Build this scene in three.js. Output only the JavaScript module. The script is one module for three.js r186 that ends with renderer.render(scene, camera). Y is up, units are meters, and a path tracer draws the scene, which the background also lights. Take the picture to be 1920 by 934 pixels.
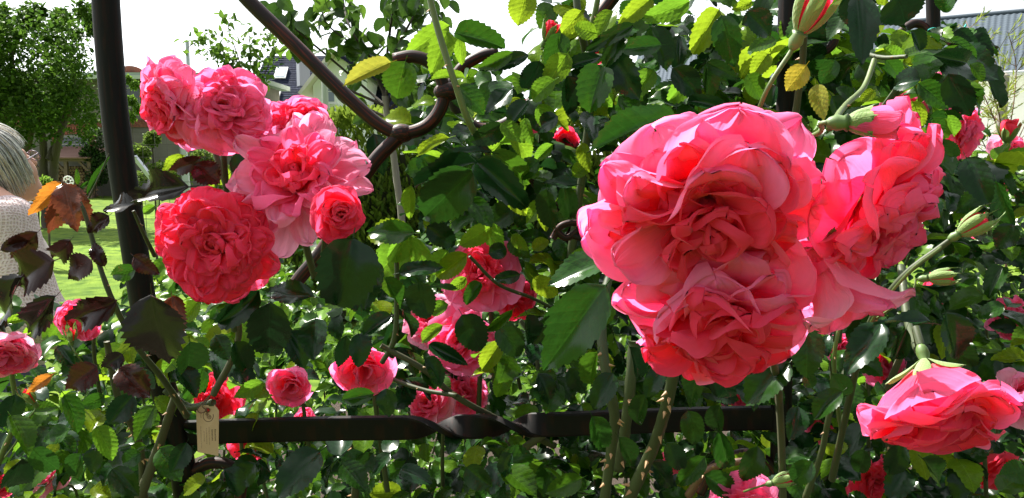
import * as THREE from 'three';
import { MarchingCubes } from 'three/addons/objects/MarchingCubes.js';
import { mergeGeometries } from 'three/addons/utils/BufferGeometryUtils.js';
import { RoundedBoxGeometry } from 'three/addons/geometries/RoundedBoxGeometry.js';

// ---------------------------------------------------------------- camera, sky, sun, exposure
const scene = new THREE.Scene();
const PITCH = 6.32 * Math.PI / 180, EYE = new THREE.Vector3(0, 1.6, 0), FPX = 1507;
const camera = new THREE.PerspectiveCamera(2 * Math.atan(467 / FPX) * 180 / Math.PI, 1024 / 498, 0.02, 600);
camera.position.copy(EYE); camera.rotation.x = -PITCH;
const SUN = new THREE.Vector3(-0.46, 0.79, -0.42).normalize();
function makeSky() {
  const W = 512, H = 256, data = new Float32Array(W * H * 4), d = new THREE.Vector3();
  for (let y = 0; y < H; y++) for (let x = 0; x < W; x++) {
    const lat = ((y + .5) / H - .5) * Math.PI, lon = ((x + .5) / W - .5) * 2 * Math.PI;
    d.set(Math.cos(lat) * Math.cos(lon), Math.sin(lat), Math.cos(lat) * Math.sin(lon));
    const up = Math.max(d.y, 0), g = d.dot(SUN);
    // clear air: bright near the horizon and round the sun, deep blue away from it, with thin white haze
    const halo = 0.5 + 0.5 * g, hz = Math.pow(1 - up, 3);
    const w = Math.min(1, 0.03 + 0.95 * hz * Math.pow(halo, 1.6) + 0.75 * Math.pow(halo, 4));
    const cl = fbm(d.x * 2.2 + 3, d.z * 2.2 + d.y * 3 + 5, 4);
    const c = THREE.MathUtils.smoothstep(cl, .48, .72) * .75;
    const k = w + (1 - w) * c * Math.pow(halo, 1.5);
    const blue = [0.022, 0.032, 0.05], white = [.86, .89, .92], i = (y * W + x) * 4;
    for (let j = 0; j < 3; j++) data[i + j] = blue[j] + (white[j] - blue[j]) * k;
    if (d.y < 0) for (let j = 0; j < 3; j++) data[i + j] = [.10, .12, .06][j];
    data[i + 3] = 1;
  }
  const t = new THREE.DataTexture(data, W, H, THREE.RGBAFormat, THREE.FloatType);
  t.mapping = THREE.EquirectangularReflectionMapping; t.magFilter = THREE.LinearFilter; t.needsUpdate = true;
  return t;
}
function hash2(x, y) { let h = Math.imul(x | 0, 374761393) ^ Math.imul(y | 0, 668265263); h = Math.imul(h ^ (h >>> 13), 1274126177); return ((h ^ (h >>> 16)) >>> 0) / 4294967296; }
function noise2(x, y) {
  const xi = Math.floor(x), yi = Math.floor(y), fx = x - xi, fy = y - yi, u = fx * fx * (3 - 2 * fx), v = fy * fy * (3 - 2 * fy);
  return (hash2(xi, yi) * (1 - u) + hash2(xi + 1, yi) * u) * (1 - v) + (hash2(xi, yi + 1) * (1 - u) + hash2(xi + 1, yi + 1) * u) * v;
}
function fbm(x, y, n = 4) { let s = 0, a = .5, t = 0; for (let i = 0; i < n; i++) { s += a * noise2(x, y); t += a; a *= .5; x = x * 2.03 + 17; y = y * 2.03 + 9; } return s / t; }
const SKY = makeSky();
scene.background = SKY; scene.environment = SKY;
scene.backgroundIntensity = 1; scene.environmentIntensity = 1;
const sun = new THREE.DirectionalLight(new THREE.Color(1, 0.955, 0.87), 5);
sun.position.copy(SUN).multiplyScalar(60); sun.castShadow = true;
sun.shadow.mapSize.set(4096, 4096);
Object.assign(sun.shadow.camera, { left: -45, right: 45, top: 45, bottom: -45, near: 1, far: 160 });
scene.add(sun, sun.target);
const renderer = new THREE.WebGLRenderer({ antialias: true });
renderer.setSize(1024, 498);
renderer.toneMapping = THREE.LinearToneMapping; renderer.toneMappingExposure = 2.9;
renderer.shadowMap.enabled = true;

// ---------------------------------------------------------------- helpers
const V = (x, y, z) => new THREE.Vector3(x, y, z);
const D2R = Math.PI / 180, lerp = (a, b, t) => a + (b - a) * t, sm = THREE.MathUtils.smoothstep;
function R(seed) { let a = seed >>> 0; const f = () => { a = (a + 0x6D2B79F5) | 0; let t = Math.imul(a ^ (a >>> 15), 1 | a); t = (t + Math.imul(t ^ (t >>> 7), 61 | t)) ^ t; return ((t ^ (t >>> 14)) >>> 0) / 4294967296; }; f.r = (a, b) => a + (b - a) * f(); f.s = (a) => (f() * 2 - 1) * a; f.pick = (l) => l[Math.floor(f() * l.length)]; return f; }
const ray = (px, py) => V((px - 960) / FPX, -(py - 467) / FPX, -1).applyAxisAngle(V(1, 0, 0), -PITCH);
const at = (px, py, d) => ray(px, py).multiplyScalar(d).add(EYE);              // a point of the photograph at a depth in metres
const onZ = (px, py, z) => { const r = ray(px, py); return r.multiplyScalar(-z / -r.z).add(EYE); };   // ... on the upright plane z metres off
const camDir = (x, y, z) => V(x, y, z).normalize().applyAxisAngle(V(1, 0, 0), -PITCH);
function project(p) { const q = p.clone().sub(EYE).applyAxisAngle(V(1, 0, 0), PITCH); return [960 + q.x / -q.z * FPX, 467 - q.y / -q.z * FPX, -q.z]; }
const counts = {};
function numbered(n) { const k = counts[n] = (counts[n] ?? -1) + 1; return k ? n + '_' + String(k).padStart(3, '0') : n; }
function tag(o, label, category, group, kind) { if (label) o.userData.label = label; if (category) o.userData.category = category; if (group) o.userData.group = group; if (kind) o.userData.kind = kind; return o; }
function thing(name, label, category, pos, group) { const g = new THREE.Group(); g.name = numbered(name); if (pos) g.position.copy(pos); scene.add(g); return tag(g, label, category, group); }
function part(name, geo, mat, parent, top) { const m = new THREE.Mesh(geo, mat); m.name = top || parent === scene ? numbered(name) : name; m.castShadow = m.receiveShadow = true; parent.add(m); return m; }
function place(geo, m) { return geo.clone().applyMatrix4(m); }
const mat4 = (p, q, s) => new THREE.Matrix4().compose(p, q, s);
function std(r, g, b, rough = .8, o = {}) { return new THREE.MeshStandardMaterial({ color: new THREE.Color(r, g, b), roughness: rough, side: THREE.DoubleSide, ...o }); }
function phys(r, g, b, rough = .8, o = {}) { return new THREE.MeshPhysicalMaterial({ color: new THREE.Color(r, g, b), roughness: rough, side: THREE.DoubleSide, ...o }); }
function tex(w, h, fn, srgb, rx = 1, ry = 1) {   // fn(u, v) -> grey or [r, g, b] in 0..1
  const d = new Uint8Array(w * h * 4);
  for (let y = 0; y < h; y++) for (let x = 0; x < w; x++) { let c = fn((x + .5) / w, (y + .5) / h, x, y); if (typeof c === 'number') c = [c, c, c]; const i = (y * w + x) * 4; for (let j = 0; j < 3; j++) d[i + j] = Math.max(0, Math.min(255, c[j] * 255)); d[i + 3] = c[3] === undefined ? 255 : c[3] * 255; }
  const t = new THREE.DataTexture(d, w, h, THREE.RGBAFormat); t.magFilter = THREE.LinearFilter; t.wrapS = t.wrapT = THREE.RepeatWrapping; t.repeat.set(rx, ry); if (srgb) t.colorSpace = THREE.SRGBColorSpace; t.needsUpdate = true; return t;
}
function geoFrom(pos, idx, uv, col) {
  const g = new THREE.BufferGeometry(); g.setAttribute('position', new THREE.Float32BufferAttribute(pos, 3));
  if (uv) g.setAttribute('uv', new THREE.Float32BufferAttribute(uv, 2)); if (col) g.setAttribute('color', new THREE.Float32BufferAttribute(col, 3));
  g.setIndex(idx); g.computeVertexNormals(); return g;
}
function grid(nu, nv, fn, colfn) {               // fn(u, v) -> Vector3, u and v 0..1
  const pos = [], uv = [], idx = [], col = [];
  for (let j = 0; j <= nv; j++) for (let i = 0; i <= nu; i++) { const p = fn(i / nu, j / nv); pos.push(p.x, p.y, p.z); uv.push(i / nu, j / nv); if (colfn) col.push(...colfn(i / nu, j / nv)); }
  for (let j = 0; j < nv; j++) for (let i = 0; i < nu; i++) { const a = j * (nu + 1) + i, b = a + nu + 1; idx.push(a, a + 1, b, b, a + 1, b + 1); }
  return geoFrom(pos, idx, uv, colfn ? col : null);
}
function tube(pts, r0, r1 = r0, n = 24, k = 8, wob = 0, seed = 1) {          // a tapered, closed tube through points; r0 may be a function of t
  const c = new THREE.CatmullRomCurve3(pts), f = c.computeFrenetFrames(n), pos = [], idx = [], uv = [], rf = typeof r0 === 'function' ? r0 : (t) => lerp(r0, r1, t), len = c.getLength();
  for (let i = 0; i <= n; i++) { const p = c.getPointAt(i / n), r = rf(i / n); for (let j = 0; j <= k; j++) { const a = j / k * 2 * Math.PI, rr = r * (1 + wob * (noise2(i * .9 + seed * 7, (j % k) * 1.3) - .5)); const q = p.clone().addScaledVector(f.normals[i], Math.cos(a) * rr).addScaledVector(f.binormals[i], Math.sin(a) * rr); pos.push(q.x, q.y, q.z); uv.push(j / k, i / n * len); } }
  for (let i = 0; i < n; i++) for (let j = 0; j < k; j++) { const a = i * (k + 1) + j, b = a + k + 1; idx.push(a, a + 1, b, b, a + 1, b + 1); }
  for (const e of [0, n]) { const p = c.getPointAt(e / n), o = pos.length / 3; pos.push(p.x, p.y, p.z); uv.push(.5, 0); for (let j = 0; j < k; j++) idx.push(o, e * (k + 1) + j, e * (k + 1) + j + 1); }
  return geoFrom(pos, idx, uv);
}
const pxTube = (rows, r0, r1, n, k, wob, seed) => tube(rows.map(([x, y, d]) => at(x, y, d)), r0, r1, n, k, wob, seed);
function box(w, h, d, x, y, z, ry = 0, rx = 0, rz = 0) { const g = new THREE.BoxGeometry(w, h, d); g.applyMatrix4(mat4(V(x, y, z), new THREE.Quaternion().setFromEuler(new THREE.Euler(rx, ry, rz)), V(1, 1, 1))); return g; }
function bar(a, b, w, h = w) { const d = b.clone().sub(a), g = new THREE.BoxGeometry(w, d.length(), h); g.applyMatrix4(mat4(a.clone().add(b).multiplyScalar(.5), new THREE.Quaternion().setFromUnitVectors(V(0, 1, 0), d.normalize()), V(1, 1, 1))); return g; }
// many copies of a small geometry baked into one mesh, each with its own tint
function cloud(geos, mats, tint) {
  const P = [], N = [], U = [], C = [], I = [], v = V(0, 0, 0), nm = new THREE.Matrix3(); let base = 0;
  mats.forEach((m, k) => {
    const g = geos[k % geos.length], p = g.attributes.position, n = g.attributes.normal, u = g.attributes.uv, c = tint ? tint(k, m) : null; nm.getNormalMatrix(m);
    for (let i = 0; i < p.count; i++) { v.fromBufferAttribute(p, i).applyMatrix4(m); P.push(v.x, v.y, v.z); v.fromBufferAttribute(n, i).applyMatrix3(nm).normalize(); N.push(v.x, v.y, v.z); U.push(u.getX(i), u.getY(i)); if (c) C.push(c[0], c[1], c[2]); }
    for (let i = 0; i < g.index.count; i++) I.push(g.index.getX(i) + base); base += p.count;
  });
  const o = new THREE.BufferGeometry(); o.setAttribute('position', new THREE.Float32BufferAttribute(P, 3)); o.setAttribute('normal', new THREE.Float32BufferAttribute(N, 3)); o.setAttribute('uv', new THREE.Float32BufferAttribute(U, 2)); if (C.length) o.setAttribute('color', new THREE.Float32BufferAttribute(C, 3)); o.setIndex(I); return o;
}

// ---------------------------------------------------------------- leaves
function leafGeo({ teeth = 11, nu = 3, w = .5, fold = .25, droop = .25, wave = .03, side = 0, seed = 1, stalk = .14, tooth = .065, k = .55 }) {
  const rnd = R(seed), nv = teeth * 2, pos = [], uv = [], idx = [], n = 2 * nu + 1, p1 = rnd() * 6, p2 = rnd() * 6;
  const raw = (t) => Math.pow(t, k + .02) * Math.pow(1 - t, .92 + (k - .55)) + .03 * (1 - t) * sm(t, 0, .05), top = Math.max(...Array.from({ length: 30 }, (_, i) => raw(i / 29))), hw = (t) => w * raw(t) / top;
  for (let j = 0; j <= nv; j++) {
    const t0 = j / nv;
    for (let i = -nu; i <= nu; i++) {
      const a = i / nu, edge = Math.abs(a) === 1, tt = edge && tooth && j % 2 && j < nv - 1 ? t0 + .5 / nv : t0;
      let x = a * hw(t0) * (edge && tooth ? (j % 2 ? 1 + tooth : 1 - tooth * .6) : 1), y = tt;
      const ax = Math.abs(x);
      let z = ax * fold + (ax * ax) * -.35 * fold + wave * Math.sin(t0 * 9 + p1 + (a > 0 ? p2 : 0)) * Math.pow(Math.abs(a), 1.5) - .003 * Math.cos(t0 * teeth * 2 * Math.PI * .55 + Math.abs(a) * 2.5) * Math.abs(a) * (1 - Math.abs(a)) * 2;
      const th = droop * y, c = Math.cos(th), s = Math.sin(th);      // bend the blade back along its length
      const yy = droop ? Math.sin(th) / droop : y, zz = droop ? -(1 - Math.cos(th)) / droop : 0;
      pos.push(x + side * t0 * t0, yy - z * -s * 0 + z * s, zz + z * c); uv.push(.5 + .5 * a * hw(t0) / w, t0);
    }
  }
  for (let j = 0; j < nv; j++) for (let i = 0; i < n - 1; i++) { const a = j * n + i, b = a + n; idx.push(a, a + 1, b, b, a + 1, b + 1); }
  if (stalk) { const o = pos.length / 3, r = .012; for (const [y, z, rr] of [[.35, -.012, r * .6], [0, -.004, r], [-stalk, -stalk * .15, r]]) for (let q = 0; q < 4; q++) { const an = q * Math.PI / 2 + .78; pos.push(Math.cos(an) * rr, y, z + Math.sin(an) * rr - (y > 0 ? droop * y * y * .5 : 0)); uv.push(.5, .02); } for (let s = 0; s < 2; s++) for (let q = 0; q < 4; q++) { const a = o + s * 4 + q, b = o + s * 4 + (q + 1) % 4; idx.push(a, b, a + 4, a + 4, b, b + 4); } }
  return geoFrom(pos, idx, uv);
}
const LEAF = [0, 1, 2, 3, 4, 5, 6, 7].map((i) => { const r = R(100 + i); return leafGeo({ teeth: 10 + (i % 4), w: .5, fold: r.r(.2, .6), droop: r.r(.1, .9), wave: r.r(.015, .05), side: r.s(.09), seed: i + 3, k: r.r(.5, .66) }); });
const LEAFW = [0, 1, 2, 3].map((i) => { const r = R(150 + i); return leafGeo({ teeth: 11 + i, nu: 4, fold: r.r(.2, .6), droop: r.r(.4, 1.1), wave: r.r(.07, .12), side: r.s(.12), seed: i + 13, k: r.r(.6, .75), tooth: .11 }); });
const LEAFMID = [0, 1, 2, 3, 4, 5, 6, 7].map((i) => { const r = R(200 + i); return leafGeo({ teeth: 9, nu: 2, fold: r.r(.15, .6), droop: r.r(.1, 1.1), wave: r.r(.03, .07), side: r.s(.1), seed: i + 30, tooth: .06, k: r.r(.5, .7) }); });
const LEAFLOW = [0, 1, 2].map((i) => { const r = R(300 + i); return leafGeo({ teeth: 3, nu: 1, fold: r.r(.15, .5), droop: r.r(.2, .9), wave: .03, seed: i + 50, stalk: 0, tooth: .05 }); });
const vein = (u, v) => { const a = Math.abs(u - .5) * 2, s = v * 7.5 - a * 1.5, f = Math.abs(s - Math.round(s)); return [sm(.05, 0, a * 1) , (1 - sm(f, .015, .07)) * (1 - a * .6), f]; };
const leafMap = tex(256, 256, (u, v) => { const a = Math.abs(u - .5) * 2, mid = 1 - sm(a, .012, .04), [, sv] = vein(u, v), b = .60 + .24 * fbm(u * 7, v * 9, 4) + .12 * (fbm(u * 40, v * 40, 2) - .5), k = Math.max(mid * .9, sv * .5); return [b + (1 - b) * k * .95, b + (1 - b) * k, b * .85 + k * .2]; });
const leafBump = tex(256, 256, (u, v) => { const a = Math.abs(u - .5) * 2, [, , f] = vein(u, v), mid = 1 - sm(a, 0, .06); return .3 + .22 * Math.pow(Math.min(1, f * 2), .6) - mid * .2 + .5 * (fbm(u * 13, v * 15, 4) - .5); });
const leafRough = tex(128, 128, (u, v) => .6 + .4 * fbm(u * 9, v * 9, 4));
function leafMat(r, g, b, trans, coat, o = {}) { return phys(r, g, b, 1, { transmission: trans, thickness: 0, clearcoat: coat, clearcoatRoughness: .26, specularIntensity: 0, map: leafMap, bumpMap: leafBump, bumpScale: .0011, clearcoatRoughnessMap: leafRough, ...o }); }
const LM = {   // shade and backlight put into colour: thick dark, ordinary, thin lime leaves; bronze shoots
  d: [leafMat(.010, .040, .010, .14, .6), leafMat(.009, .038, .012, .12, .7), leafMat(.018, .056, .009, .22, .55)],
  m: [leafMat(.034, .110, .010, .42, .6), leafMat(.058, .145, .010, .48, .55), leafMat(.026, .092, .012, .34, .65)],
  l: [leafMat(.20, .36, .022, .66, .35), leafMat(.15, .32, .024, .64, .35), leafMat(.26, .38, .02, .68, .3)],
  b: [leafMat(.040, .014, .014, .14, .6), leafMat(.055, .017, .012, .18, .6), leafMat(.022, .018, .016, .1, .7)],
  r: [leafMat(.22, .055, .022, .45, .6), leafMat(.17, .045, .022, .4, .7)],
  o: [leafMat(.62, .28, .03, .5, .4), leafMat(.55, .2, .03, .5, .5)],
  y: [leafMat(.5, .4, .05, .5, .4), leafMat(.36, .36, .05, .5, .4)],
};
function leafPose(b, t, tilt, faceTo) {          // matrix that lays a unit leaf from b to t, its face turned towards faceTo and then tilted about its midrib
  const y = t.clone().sub(b), L = y.length(); y.normalize();
  const z = faceTo.clone().addScaledVector(y, -faceTo.dot(y)).normalize().applyAxisAngle(y, tilt), x = y.clone().cross(z);
  return [new THREE.Quaternion().setFromRotationMatrix(new THREE.Matrix4().makeBasis(x, y, z)), L];
}
function heroLeaves(parent, rows, seed, lift = 0) {        // rows: base x, base y, tip x, tip y, width (photograph pixels), kind, depth
  const rnd = R(seed);
  for (const row of rows.trim().split('\n')) {
    const f = row.trim().split(/\s+/), kind = f[5], big = 'br'.includes(kind) ? 1.3 : 1; let [bx, by, tx, ty, w] = f.slice(0, 5).map(Number); w *= big; tx = bx + (tx - bx) * (big > 1 ? 1.12 : 1); ty = by + (ty - by) * (big > 1 ? 1.12 : 1); const d = Number(f[6]) + rnd.s(.012);
    const lx = tx - bx, ly = ty - by, len = Math.hypot(lx, ly), swing = rnd.s(.35) * len / FPX * d;
    const b = at(bx, by, d), t = at(tx, ty, d + (Number(f[7]) || swing / d)), tilt = rnd.s(.55), mid = b.clone().add(t).multiplyScalar(.5);
    const [q, L] = leafPose(b, t, tilt, EYE.clone().sub(mid).normalize().add(V(0, .35, 0)).normalize());
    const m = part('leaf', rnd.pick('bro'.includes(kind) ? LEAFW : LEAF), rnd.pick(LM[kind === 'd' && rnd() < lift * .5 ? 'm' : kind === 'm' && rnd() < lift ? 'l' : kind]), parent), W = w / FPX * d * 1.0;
    m.position.copy(b).sub(parent.position); m.quaternion.copy(q); m.scale.set(W, L, L * .8);
  }
}
// compound sprays of five or seven leaflets; out: [matrix, size]
function spray(rnd, p, dir, up, size, out, n = 5) {
  const side = dir.clone().cross(up).normalize(), nrm = side.clone().cross(dir).normalize(), L = size * 1.9;
  const put = (b, y, s) => { const z = nrm.clone().addScaledVector(V(rnd.s(1), rnd.s(1), rnd.s(1)), .45); z.addScaledVector(y, -z.dot(y)).normalize(); const x = y.clone().cross(z); out.push(mat4(b, new THREE.Quaternion().setFromRotationMatrix(new THREE.Matrix4().makeBasis(x, y, z)), V(s * .62 * rnd.r(.9, 1.15), s, s * .8))); };
  const pt = (t) => p.clone().addScaledVector(dir, t * L).addScaledVector(V(0, -1, 0), t * t * L * .22);
  put(pt(1), dir.clone().add(V(0, -.25, 0)).normalize(), size * 1.12);
  for (let k = 0; k < (n - 1) / 2; k++) for (const s of [-1, 1]) { const t = .92 - k * .4 + rnd.s(.04); put(pt(t), dir.clone().multiplyScalar(.45).addScaledVector(side, s * .9).add(V(0, -.12 + rnd.s(.2), 0)).normalize(), size * (1 - k * .14) * rnd.r(.85, 1.05)); }
  return [p, pt(.5), pt(1)];
}

// ---------------------------------------------------------------- roses
const petalBump = tex(128, 256, (u, v) => { const s = (u - .5) * (1.25 - v * .55); return .5 + .34 * (fbm(s * 46 + 20, v * 3.2, 3) - .5) + .5 * (fbm(s * 9 + 4, v * 5, 3) - .5); });
const petalMap = tex(128, 256, (u, v) => { const s = (u - .5) * (1.3 - v * .6), k = .90 + .10 * fbm(s * 60 + 9, v * 4, 3), sp = fbm(u * 22 + 3, v * 40, 3) > .74 ? .06 : 0; return [Math.min(1, k + .05), k - sp, k - sp]; });
function petalMat(r, g, b, t = .64) { return phys(r, g, b, 1, { transmission: t, thickness: 0, vertexColors: true, map: petalMap, bumpMap: petalBump, bumpScale: .0013, specularIntensity: .12, sheen: .25, sheenColor: new THREE.Color(1, .75, .85), sheenRoughness: .5 }); }
const PM = { coral: petalMat(.98, .072, .172), pink: petalMat(.98, .145, .33), pale: petalMat(.97, .32, .50), deep: petalMat(.94, .06, .12), rim: petalMat(.98, .21, .425) };
const sepalMat = phys(.16, .26, .055, .9, { transmission: .25, clearcoat: .25, clearcoatRoughness: .5, bumpMap: leafBump, bumpScale: .0006 });
const hipMat = phys(.085, .15, .03, .6, { clearcoat: .3, clearcoatRoughness: .4 });
const stemMats = { g: phys(.085, .125, .024, .55, { clearcoat: .15 }), m: phys(.036, .05, .014, .6, { clearcoat: .12 }), d: phys(.055, .055, .025, .7), r: phys(.13, .06, .03, .55, { clearcoat: .3 }) };
const thornMat = phys(.36, .2, .09, .5);
// one petal of a flower whose axis is +y: it leaves the axis at a0 degrees, ends at a1, its tip rolls by tip more
function petalGeo(rnd, { L, W, a0, a1, tip = 0, cup = .9, ruff = .05, r0 = .03, y0 = 0, phi, nu = 10, nv = 12, twist = 0, notch = .04, roll = 0, fold = 0, warp, rim = 1 }) {
  const pos = [], uv = [], col = [], idx = [], f1 = rnd.r(3, 6), p1 = rnd() * 6.3, p2 = rnd() * 6.3, f2 = rnd.r(7, 12), p3 = rnd() * 6.3, lean = rnd.s(.12), cc = Math.cos(phi), ss = Math.sin(phi), kap = cup / W, tint = rnd.r(-.05, .05);
  let r = r0, y = y0, pv = 0;
  const cen = [], ang = [];
  for (let s = 0; s <= 40; s++) { const v = s / 40, th = (a0 + (a1 - a0) * v + tip * sm(v, .6, 1)) * D2R; if (s) { r += Math.sin(th) * L / 40; y += Math.cos(th) * L / 40; } cen.push([r, y]); ang.push(th); }
  for (let j = 0; j <= nv; j++) {
    const v = 1 - Math.pow(1 - j / nv, 1.5), vi = v * 40, k = Math.min(39, Math.floor(vi)), fr = vi - k;
    const cr = lerp(cen[k][0], cen[k + 1][0], fr), cy = lerp(cen[k][1], cen[k + 1][1], fr), th = lerp(ang[k], ang[k + 1], fr), st = Math.sin(th), ct = Math.cos(th);
    const w = W * (v < .62 ? .26 + .74 * Math.sin(v / .62 * Math.PI / 2) : Math.pow(Math.max(0, 1 - Math.pow((v - .62) / .38, 2.5)), .5)) + W * .02;
    for (let i = 0; i <= nu; i++) {
      const u = i / nu * 2 - 1, s = u * w, au = Math.abs(u);
      let lat = Math.sin(s * kap) / kap, n = (1 - Math.cos(s * kap)) / kap - fold * (W * .5 - Math.sqrt(s * s + W * W * .02)) * v;
      const e = Math.max(v * v * (.35 + .65 * au), 0);
      n += ruff * L * e * (Math.sin(u * f1 + p1) * .8 + Math.sin(u * f2 + p2 + v * 2) * .5 + Math.sin(v * 11 + u * 4 + p3) * .35) + .022 * rim * L * sm(v, .72, 1) * (Math.sin(u * f2 * 2.1 + p1) + .6 * Math.sin(u * f2 * 3.7 + p3));
      n -= roll * W * (Math.pow(Math.max(0, au - .45) / .55, 2) * v + Math.pow(Math.max(0, v - .72) / .28, 2) * .7);   // rim rolled back
      const dy = notch * L * (Math.exp(-Math.pow((u - lean) / .22, 2)) + .35 * Math.sin(u * 8 + p2)) * sm(v, .6, 1);
      const ct2 = Math.cos(twist * v), st2 = Math.sin(twist * v), l2 = lat * ct2 - n * st2, n2 = lat * st2 + n * ct2;
      const rr = cr - n2 * ct - dy * st, yy = cy + n2 * st - dy * ct;
      let X = rr * cc - l2 * ss, Y = yy, Z = rr * ss + l2 * cc; if (warp) [X, Y, Z] = warp(X, Y, Z);
      pos.push(X, Y, Z); uv.push(u * .5 + .5, v);
      const cl = 1 - sm(v, .0, .2), ed = sm(v, .55, 1) * .25 + au * au * .12 + tint;
      col.push(1, lerp(1 + ed, 2.6, cl * .7), lerp(1 + ed * .9, 1.1, cl));
    }
  }
  for (let j = 0; j < nv; j++) for (let i = 0; i < nu; i++) { const a = j * (nu + 1) + i, b = a + nu + 1; idx.push(a, a + 1, b, b, a + 1, b + 1); }

  return geoFrom(pos, idx, uv, col);
}
// rings, outermost first: [how many, L, W, a0, a1, tip, cup, ruff, spread of the angles, material]
const KINDS = {
  open: [[10, 1.0, .48, 62, 100, 22, .55, .05, 10, 'pink'], [11, .97, .44, 50, 90, 30, .7, .055, 12, 'pink'], [12, .89, .38, 40, 74, 30, .8, .06, 14, 'pink'], [13, .80, .33, 30, 58, 26, .9, .07, 16, 'coral'], [12, .70, .28, 18, 44, 20, 1.0, .08, 18, 'coral'], [11, .58, .24, 6, 30, 14, 1.0, .09, 22, 'coral'], [8, .44, .2, -6, 16, 4, 1.1, .09, 22, 'deep']],
  pompon: [[13, .98, .34, 68, 106, 8, .4, .05, 9, 'pink'], [15, .97, .33, 54, 96, 12, .5, .05, 10, 'coral'], [16, .93, .30, 42, 84, 14, .5, .06, 11, 'coral'], [16, .86, .28, 30, 70, 16, .6, .06, 12, 'coral'], [15, .76, .25, 20, 54, 16, .7, .07, 14, 'coral'], [12, .64, .21, 8, 36, 14, .8, .08, 18, 'coral'], [9, .5, .18, -8, 18, 10, 1.0, .09, 20, 'deep']],
  fan: [[13, 1.02, .27, 62, 88, 12, .5, .05, 12, 'pale'], [12, .96, .26, 44, 74, 14, .6, .06, 13, 'pale'], [11, .84, .24, 30, 58, 14, .7, .07, 16, 'pink'], [10, .66, .22, 14, 40, 10, .8, .09, 20, 'coral'], [8, .48, .2, -4, 20, 4, 1.0, .1, 22, 'coral']],
  hang: [[3, 1.15, .46, 24, 40, 26, 1.25, .03, 10, 'rim'], [2, 1.0, .34, 8, 22, 14, 1.3, .04, 10, 'pink']],
  cup: [[7, 1.02, .58, 50, 92, 34, .8, .045, 9, 'pink'], [9, .98, .5, 40, 74, 30, .95, .05, 10, 'pink'], [10, .92, .42, 30, 56, 24, 1.05, .06, 12, 'coral'], [10, .82, .36, 16, 38, 12, 1.1, .06, 12, 'coral'], [8, .66, .34, 6, 24, 8, 1.2, .07, 14, 'coral'], [6, .5, .26, -4, 10, 0, 1.3, .07, 14, 'deep']],
  bell: [[6, 1.0, .6, 46, 54, 22, .75, .04, 6, 'pink'], [7, 1.0, .55, 37, 44, 20, .85, .045, 7, 'pink'], [8, .97, .5, 32, 40, 18, .95, .05, 8, 'pink'], [8, .92, .42, 22, 30, 12, 1.0, .05, 9, 'coral'], [7, .84, .36, 12, 20, 8, 1.1, .06, 10, 'coral']],
  urn: [[4, .98, .62, 30, 46, 40, 1.0, .03, 6, 'coral'], [6, 1.0, .58, 24, 34, 36, 1.25, .03, 6, 'coral'], [6, 1.0, .48, 14, 16, 22, 1.45, .03, 6, 'coral'], [6, .96, .38, 7, 4, 12, 1.6, .03, 5, 'coral'], [5, .9, .27, 3, -2, 6, 1.8, .02, 4, 'deep']],
  loose: [[5, 1.05, .55, 40, 74, 45, .5, .06, 12, 'pink'], [4, .95, .5, 22, 46, 35, .7, .06, 14, 'pink'], [4, .8, .36, 10, 26, 10, .9, .06, 12, 'coral']],
};
function sepalGeo(rnd, L, W, a0, a1, phi) {
  return petalGeo(rnd, { L, W, a0, a1, tip: rnd.s(25), cup: .8, ruff: .03, r0: W * .5, phi, nu: 4, nv: 7, notch: -.25, y0: -.03 * L });
}
function axisQuat(ax, spin) { return new THREE.Quaternion().setFromUnitVectors(V(0, 1, 0), ax).multiply(new THREE.Quaternion().setFromAxisAngle(V(0, 1, 0), spin)); }
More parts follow.
